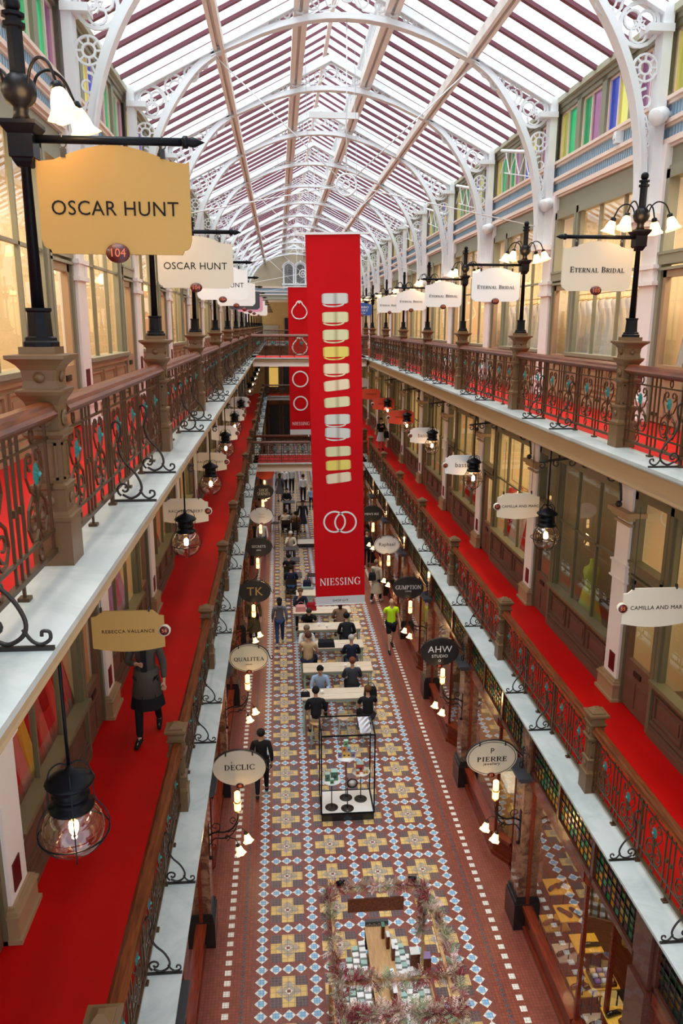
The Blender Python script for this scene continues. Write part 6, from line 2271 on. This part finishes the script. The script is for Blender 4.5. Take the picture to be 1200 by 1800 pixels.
for x, lab in ((KX0+.10, 'left'), (KX1-.12, 'right')):
    t = MB(); t.lathe([(.04, 0), (.045, .12), (.03, .13)], (x, KY1+.02, 2.33), 12, 0, (-.9 if x > 1.3 else .9, .3, -.1))
    tag(t.build('spotlight', 'black_iron'), 'black cylindrical spotlight on the far %s corner of the kiosk frame' % lab, 'spotlight')

# ================================================================== SHOE SHOP WINDOW, lower right
def shoe_geo(m, x, y, z, rz, L=.28):
    c, s_ = math.cos(rz), math.sin(rz)
    secs = [(-.5, .030, .055, .0), (-.38, .036, .075, .0), (-.15, .034, .07, .0), (.05, .036, .052, .0), (.25, .044, .042, .0), (.42, .036, .032, .0), (.5, .012, .018, .0)]
    vs = []; n = 8
    for (t, w, h, _) in secs:
        for k in range(n):
            a = 2*PI*k/n
            u, v_, ww = t*L, w*math.cos(a), max(0, h*.5+h*.55*math.sin(a))
            vs.append((x+u*c-v_*s_, y+u*s_+v_*c, z+ww))
    fs = [(i*n+k, i*n+(k+1) % n, (i+1)*n+(k+1) % n, (i+1)*n+k) for i in range(len(secs)-1) for k in range(n)]
    fs += [tuple(range(n)), tuple(reversed(range((len(secs)-1)*n, len(secs)*n)))]
    m.add(vs, fs, 0, True)
mat('shoe_brown', (.09, .035, .015), .25); mat('shoe_black', (.012, .010, .012), .2); mat('shoe_tan', (.30, .15, .06), .3)
tabs = [(4.66, 11.04, 1.0, .0), (4.63, 10.42, 1.0, .0), (4.66, 9.78, 1.0, 0), (4.62, 9.10, 1.0, 0), (4.62, 8.44, 1.0, 0)]
low = [(4.52, 10.72, .55), (4.52, 10.08, .55), (4.52, 9.42, .55), (4.52, 8.76, .55), (4.52, 8.10, .55)]
def side_table(x, y, h, lab, m='yellow_wood'):
    t = thing('display_table', lab, 'table', (x, y, 0))
    a = MB(); a.box(-.21, .21, -.19, .19, h-.022, h); a.build('table_top', m, t)
    for sx in (-1, 1):
        for sy in (-1, 1):
            l = MB(); l.box(sx*.19-.008, sx*.19+.008, sy*.17-.008, sy*.17+.008, 0, h-.022); l.build('leg', 'dark_iron', t)
for i, (x, y, h, _) in enumerate(tabs):
    side_table(x, y, h, 'tall yellow wood display table in the right shoe window, %s from the far end' % ORD[i])
for i, (x, y, h) in enumerate(low):
    side_table(x, y, h, 'low pale display table in the right shoe window, %s from the far end' % ORD[i], 'pale_oak' if i % 2 else 'yellow_wood')
tops = {11: 'first', 10: 'second', 9: 'third', 8: 'fifth'}
for (x, y, h, rz, m_, wh) in ((4.58, 11.00, 1.0, .6, 'shoe_brown', 'left shoe on the first tall'), (4.74, 11.06, 1.0, .7, 'shoe_brown', 'right shoe on the first tall'),
                               (4.55, 10.42, 1.0, 2.2, 'shoe_brown', 'left shoe on the second tall'), (4.73, 10.40, 1.0, 2.0, 'shoe_black', 'right shoe on the second tall'),
                               (4.74, 9.72, 1.0, .1, 'shoe_black', 'single shoe on the third tall'),
                               (4.56, 8.50, 1.0, .3, 'shoe_black', 'left shoe on the fifth tall'), (4.70, 8.38, 1.0, .2, 'shoe_brown', 'right shoe on the fifth tall'),
                               (4.44, 10.72, .55, .4, 'shoe_tan', 'left shoe on the first low'), (4.62, 10.70, .55, .5, 'shoe_brown', 'right shoe on the first low'),
                               (4.44, 10.06, .55, .4, 'shoe_black', 'left shoe on the second low'), (4.62, 10.10, .55, .4, 'shoe_black', 'right shoe on the second low'),
                               (4.44, 9.42, .55, .3, 'shoe_brown', 'left shoe on the third low'), (4.62, 9.40, .55, .3, 'shoe_brown', 'right shoe on the third low'),
                               (4.44, 8.76, .55, .4, 'shoe_black', 'left shoe on the fourth low'), (4.62, 8.74, .55, .4, 'shoe_brown', 'right shoe on the fourth low'),
                               (4.52, 8.10, .55, .4, 'shoe_black', 'single shoe on the fifth low')):
    m = MB(); shoe_geo(m, 0, 0, 0, 0)
    o = m.build('shoe', m_, None, (x, y, h), (0, 0, rz))
    tag(o, '%s leather %s table, counted from the far end' % (m_[5:], wh), 'shoe', 'shoes in the right shop window')
tr_ = thing('tie_tray', 'dark tray of rolled ties on the fourth yellow table', 'tray', (4.62, 9.10, 1.0))
m = MB(); m.box(-.17, .17, -.15, .15, 0, .02)
for q in (-1, 1): m.box(q*.17-.008, q*.17+.008, -.15, .15, 0, .05); m.box(-.17, .17, q*.15-.008, q*.15+.008, 0, .05)
m.build('tray', 'dark_wood', tr_)
for i in range(3):
    for j in range(3):
        m = MB(); m.lathe([(.035, -.035), (.036, .035), (0, .036)], (0, 0, 0), 14, 0, (1, 0, 0))
        o = m.build('rolled_tie', cloth([(.25, .12, .42), (.45, .50, .68), (.60, .35, .22)][(i+j) % 3 if j else i], .5), None, (4.62-.1+.1*j, 9.10-.095+.095*i, 1.058))
        tag(o, 'rolled silk tie in the dark tray, row %s, %s in the row' % (ORD[i], ORD[j]), 'tie', 'rolled ties in the tray')
for i, (x, y) in enumerate(((4.95, 11.3), (5.0, 10.2), (5.05, 9.3), (5.1, 8.6))):
    t = thing('shop_lamp', 'small golden glass lamp glowing between the shoe tables, %s from the far end' % ORD[i], 'lamp', (x, y, 1.35), group='golden lamps of the shoe shop')
    m = MB(); m.lathe([(.02, 0), (.06, .03), (.07, .08), (.06, .14), (.03, .18), (.03, .21)], (0, 0, 0), 12); m.build('glass_body', 'brass', t)
    m = MB(); m.ball((0, 0, .09), .03, 8); m.build('bulb', 'lampglass_warm', t)
    m = MB(); m.tube([(0, 0, .2), (0, 0, 2.4)], .004, 4); m.build('cord', 'dark_iron', t)

# ================================================================== CLOTHES IN THE SHOP WINDOWS
def dress(name, col, x, y, z, s, lab, long=1.2, group=None):
    """a frock on a hanger, folds falling from the shoulders"""
    t = thing(name, lab, 'dress', (x, y, z), group=group)
    m = MB()
    n = 26; vs = []
    prof = [(0, .20, .04), (-.06, .21, .055), (-.30, .15, .07), (-.42, .14, .07), (-.8*long/1.2, .22, .11), (-long, .30, .16)]
    for i, (h, a, b) in enumerate(prof):
        for k in range(n):
            th = 2*PI*k/n
            f = 1+(.18*(i/5.)*math.sin(7*th+i*.4+x*9))
            vs.append((a*math.sin(th)*f, .72*b*math.cos(th)*f, h))
    fs = [(i*n+k, i*n+(k+1) % n, (i+1)*n+(k+1) % n, (i+1)*n+k) for i in range(len(prof)-1) for k in range(n)]
    m.add(vs, fs, 0, True)
    m.build('gown', cloth(col, .6), t)
    h = MB(); h.tube([(-.19, 0, .0), (0, 0, .06), (.19, 0, .0)], .008, 5); h.tube([(0, 0, .06), (0, 0, .12), (0, .03, .14)], .004, 4)
    h.build('hanger', 'brass', t)
    return t
def rail(x, y0, y1, z, lab):
    m = MB(); m.tube([(x, y0, z), (x, y1, z)], .012, 6)
    for y in (y0, y1): m.tube([(x, y, z), (x, y, 8.62 if z < 8 else z+1.6)], .008, 5)
    tag(m.build('clothes_rail', 'brass'), lab, 'clothes rail')
# white gowns, upper right
z = ZG[2]
for b, (ya, yb) in enumerate(((12.7, 15.9), (17.2, 20.4), (8.0, 11.3))):
    rail(6.1, ya, yb, z+2.02, 'brass clothes rail in the upper right shop, %s window' % ('second', 'third', 'nearest')[b])
    n = 11 if b != 1 else 8
    for i in range(n):
        dress('wedding_gown', [(.80, .72, .62), (.82, .76, .70), (.74, .64, .52)][i % 3], 6.1, ya+.15+(yb-ya-.3)*i/(n-1), z+1.88, 1,
              'pale wedding gown on the rail behind the %s upper right window, %s along the rail' % (('second', 'third', 'nearest')[b], ORD[i]), 1.55, 'gowns in the upper right shops')
def mannequin(x, y, z, rz, col, lab, skirtc=None):
    t = thing('mannequin', lab, 'mannequin', (x, y, z), rz)
    m = MB(); m.lathe([(.001, .62), (.13, .64), (.16, .74), (.11, .98), (.14, 1.16), (.17, 1.30), (.15, 1.38), (.06, 1.44), (.045, 1.52), (.05, 1.56), (.0, 1.57)], (0, 0, 0), 18)
    m.v = [(a, b*.72, c) for a, b, c in m.v]
    m.build('torso', cloth(col), t)
    s_ = MB(); s_.lathe([(.13, .98), (.17, .80), (.22, .5), (.28, .22)], (0, 0, 0), 26, 0, None, True, .1, 8)
    s_.build('skirt', cloth(skirtc or col), t)
    p = MB(); p.tube([(0, 0, .02), (0, 0, .66)], .015, 6); p.lathe([(.17, 0), (.17, .015), (.02, .03)], (0, 0, 0), 18)
    p.build('stand', 'dark_iron', t)
mannequin(-3.45, 8.9, z, 0, (.70, .68, .66), 'white-clad mannequin in the nearest upper left window')
mannequin(-3.55, 13.2, z, 0, (.05, .05, .06), 'dark-suited mannequin in the second upper left window', BLK)
mannequin(-3.5, 14.2, z, 0, (.55, .55, .6), 'grey-suited mannequin in the second upper left window', BLK)
mannequin(-3.5, 17.5, z, 0, (.05, .05, .07), 'dark mannequin in the third upper left window', BLK)
# coloured frocks, first floor left
z = ZG[1]
REDS = [(.62, .015, .012), (.75, .08, .05), (.50, .01, .01), (.80, .22, .16), (.85, .45, .05), (.55, .02, .02), (.70, .12, .08)]
rail(-3.25, 7.4, 10.4, z+2.05, 'brass rail of red frocks in the nearest left first-floor window')
for i in range(11):
    dress('frock', REDS[i % 7], -3.25, 7.5+i*.28, z+1.9, -1, '%s frock on the rail in the left first-floor window, %s along' % (['red', 'coral red', 'deep red', 'salmon', 'golden yellow', 'red', 'coral'][i % 7], ORD[i]), 1.35, 'frocks in the left first-floor shop')
rail(-3.25, 12.1, 14.6, z+2.05, 'brass rail of frocks in the second left first-floor window')
for i, c in enumerate(((.60, .02, .02), (.62, .03, .02), (.58, .015, .02), (.40, .30, .55), (.45, .36, .60), (.65, .25, .35), (.55, .45, .6))):
    dress('frock', c, -3.25, 12.2+i*.36, z+1.9, -1, '%s frock in the second left first-floor window' % (['crimson, nearest', 'crimson, second', 'crimson, third', 'violet, fourth', 'lilac, fifth', 'pink, sixth', 'pale lilac, seventh'][i]), 1.4, 'frocks in the left first-floor shop')
rail(-3.3, 16.8, 19.0, z+2.05, 'brass rail in the third left first-floor window')
for i in range(5):
    dress('frock', [(.6, .03, .03), (.75, .3, .05)][i % 2], -3.3, 16.9+i*.45, z+1.9, -1, '%s frock in the third left first-floor window, %s along' % (['red', 'orange'][i % 2], ORD[i]), 1.3, 'frocks in the left first-floor shop')
# first floor right
mannequin(6.2, 14.3, z, 0, (.55, .62, .12), 'mannequin in lime yellow dress behind the second right first-floor window')
mannequin(6.5, 8.6, z, 0, (.60, .50, .40), 'mannequin in beige dress in the nearest right first-floor window')
mannequin(6.4, 9.4, z, 0, (.03, .03, .04), 'mannequin in black dress in the nearest right first-floor window')
mannequin(6.3, 10.2, z, 0, (.75, .55, .25), 'mannequin in gold dress in the nearest right first-floor window')
rail(6.3, 17.6, 20.2, z+2.0, 'brass rail in the third right first-floor window')
for i in range(5):
    dress('frock', [(.65, .55, .48), (.55, .03, .03), (.7, .6, .55)][i % 3], 6.3, 17.8+i*.5, z+1.85, 1, '%s frock in the third right first-floor window, %s along' % (['beige', 'red', 'cream'][i % 3], ORD[i]), 1.35, 'frocks in the right first-floor shop')
rail(6.3, 22.2, 24.8, z+2.0, 'brass rail in the fourth right first-floor window')
for i in range(5):
    dress('frock', [(.6, .05, .03), (.05, .05, .06)][i % 2], 6.3, 22.4+i*.5, z+1.85, 1, '%s frock in the fourth right first-floor window, %s along' % (['red', 'black'][i % 2], ORD[i]), 1.35, 'frocks in the right first-floor shop')
# jewellery counters behind the PIERRE window
for i, y in enumerate((13.2, 14.3)):
    t = thing('jewellery_counter', 'glass-topped jewellery counter behind the PIERRE window, %s one' % ('nearer', 'farther')[i], 'counter', (4.9, y, 0))
    m = MB(); m.box(-.3, .3, -.45, .45, 0, .85); m.build('base', 'yellow_wood', t)
    m = MB(); m.box(-.3, .3, -.45, .45, .85, 1.15); m.build('glass_top', 'case_glass', t)
    m = MB(); m.box(-.25, .25, -.4, .4, .86, .90); m.build('velvet_tray', 'paper_white', t)
# small security cameras and speakers on the frieze
for i, (y, zz) in enumerate(((11.6+.24, 13.32), (16.15+.3, 12.8), (20.9, 12.85))):
    t = thing('speaker', 'white round speaker on the right frieze, %s from the camera' % ORD[i], 'speaker', (XC+4.14, y-.3, zz))
    m = MB(); m.lathe([(.06, 0), (.11, .06), (.12, .24), (.10, .26)], (0, 0, 0), 16, 0, (-.75, -.5, -.3)); m.build('body', 'white_paint', t)
    m = MB(); m.box(-.02, .10, -.03, .03, -.03, .03); m.build('bracket', 'white_paint', t)
m = MB(); m.box(-.08, .06, -.05, .05, -.08, .10); m.box(-.10, -.08, -.03, .03, -.02, .04)
tag(m.build('junction_box', 'white_paint', None, (XC+4.16, 13.1, 13.34)), 'small white box on the blue frieze of the nearest right bay', 'box')
# white trussed brackets under the second and third right clerestory windows
for i in range(4):
    y = Y0W+SW*(i+1)+.24
    m = MB()
    m.tube([(3.98+XC, .2, 13.78), (3.75+XC, 2.4, 14.25)], .035, 6)
    m.tube([(3.98+XC, .2, 13.3), (3.78+XC, 2.2, 13.75)], .014, 4)
    for k in range(4):
        a = .3+k*.55
        m.tube([(3.97+XC-.08*k*.6, a, 13.35+.11*k), (3.95+XC-.08*k*.6, a+.3, 13.84+.11*k)], .012, 4)
        m.tube([(3.97+XC-.08*k*.6, a+.3, 13.84+.11*k), (3.92+XC-.08*k*.6, a+.55, 13.45+.11*k)], .012, 4)
    m.v = [(a-XC-4.0, b, c-13.8) for a, b, c in m.v]
    tag(m.build('truss_bracket', 'white_iron', None, (XC+4.0, y, 13.8)), 'white lattice bracket beside the right roof trusses, %s from the camera' % ORD[i], 'bracket')
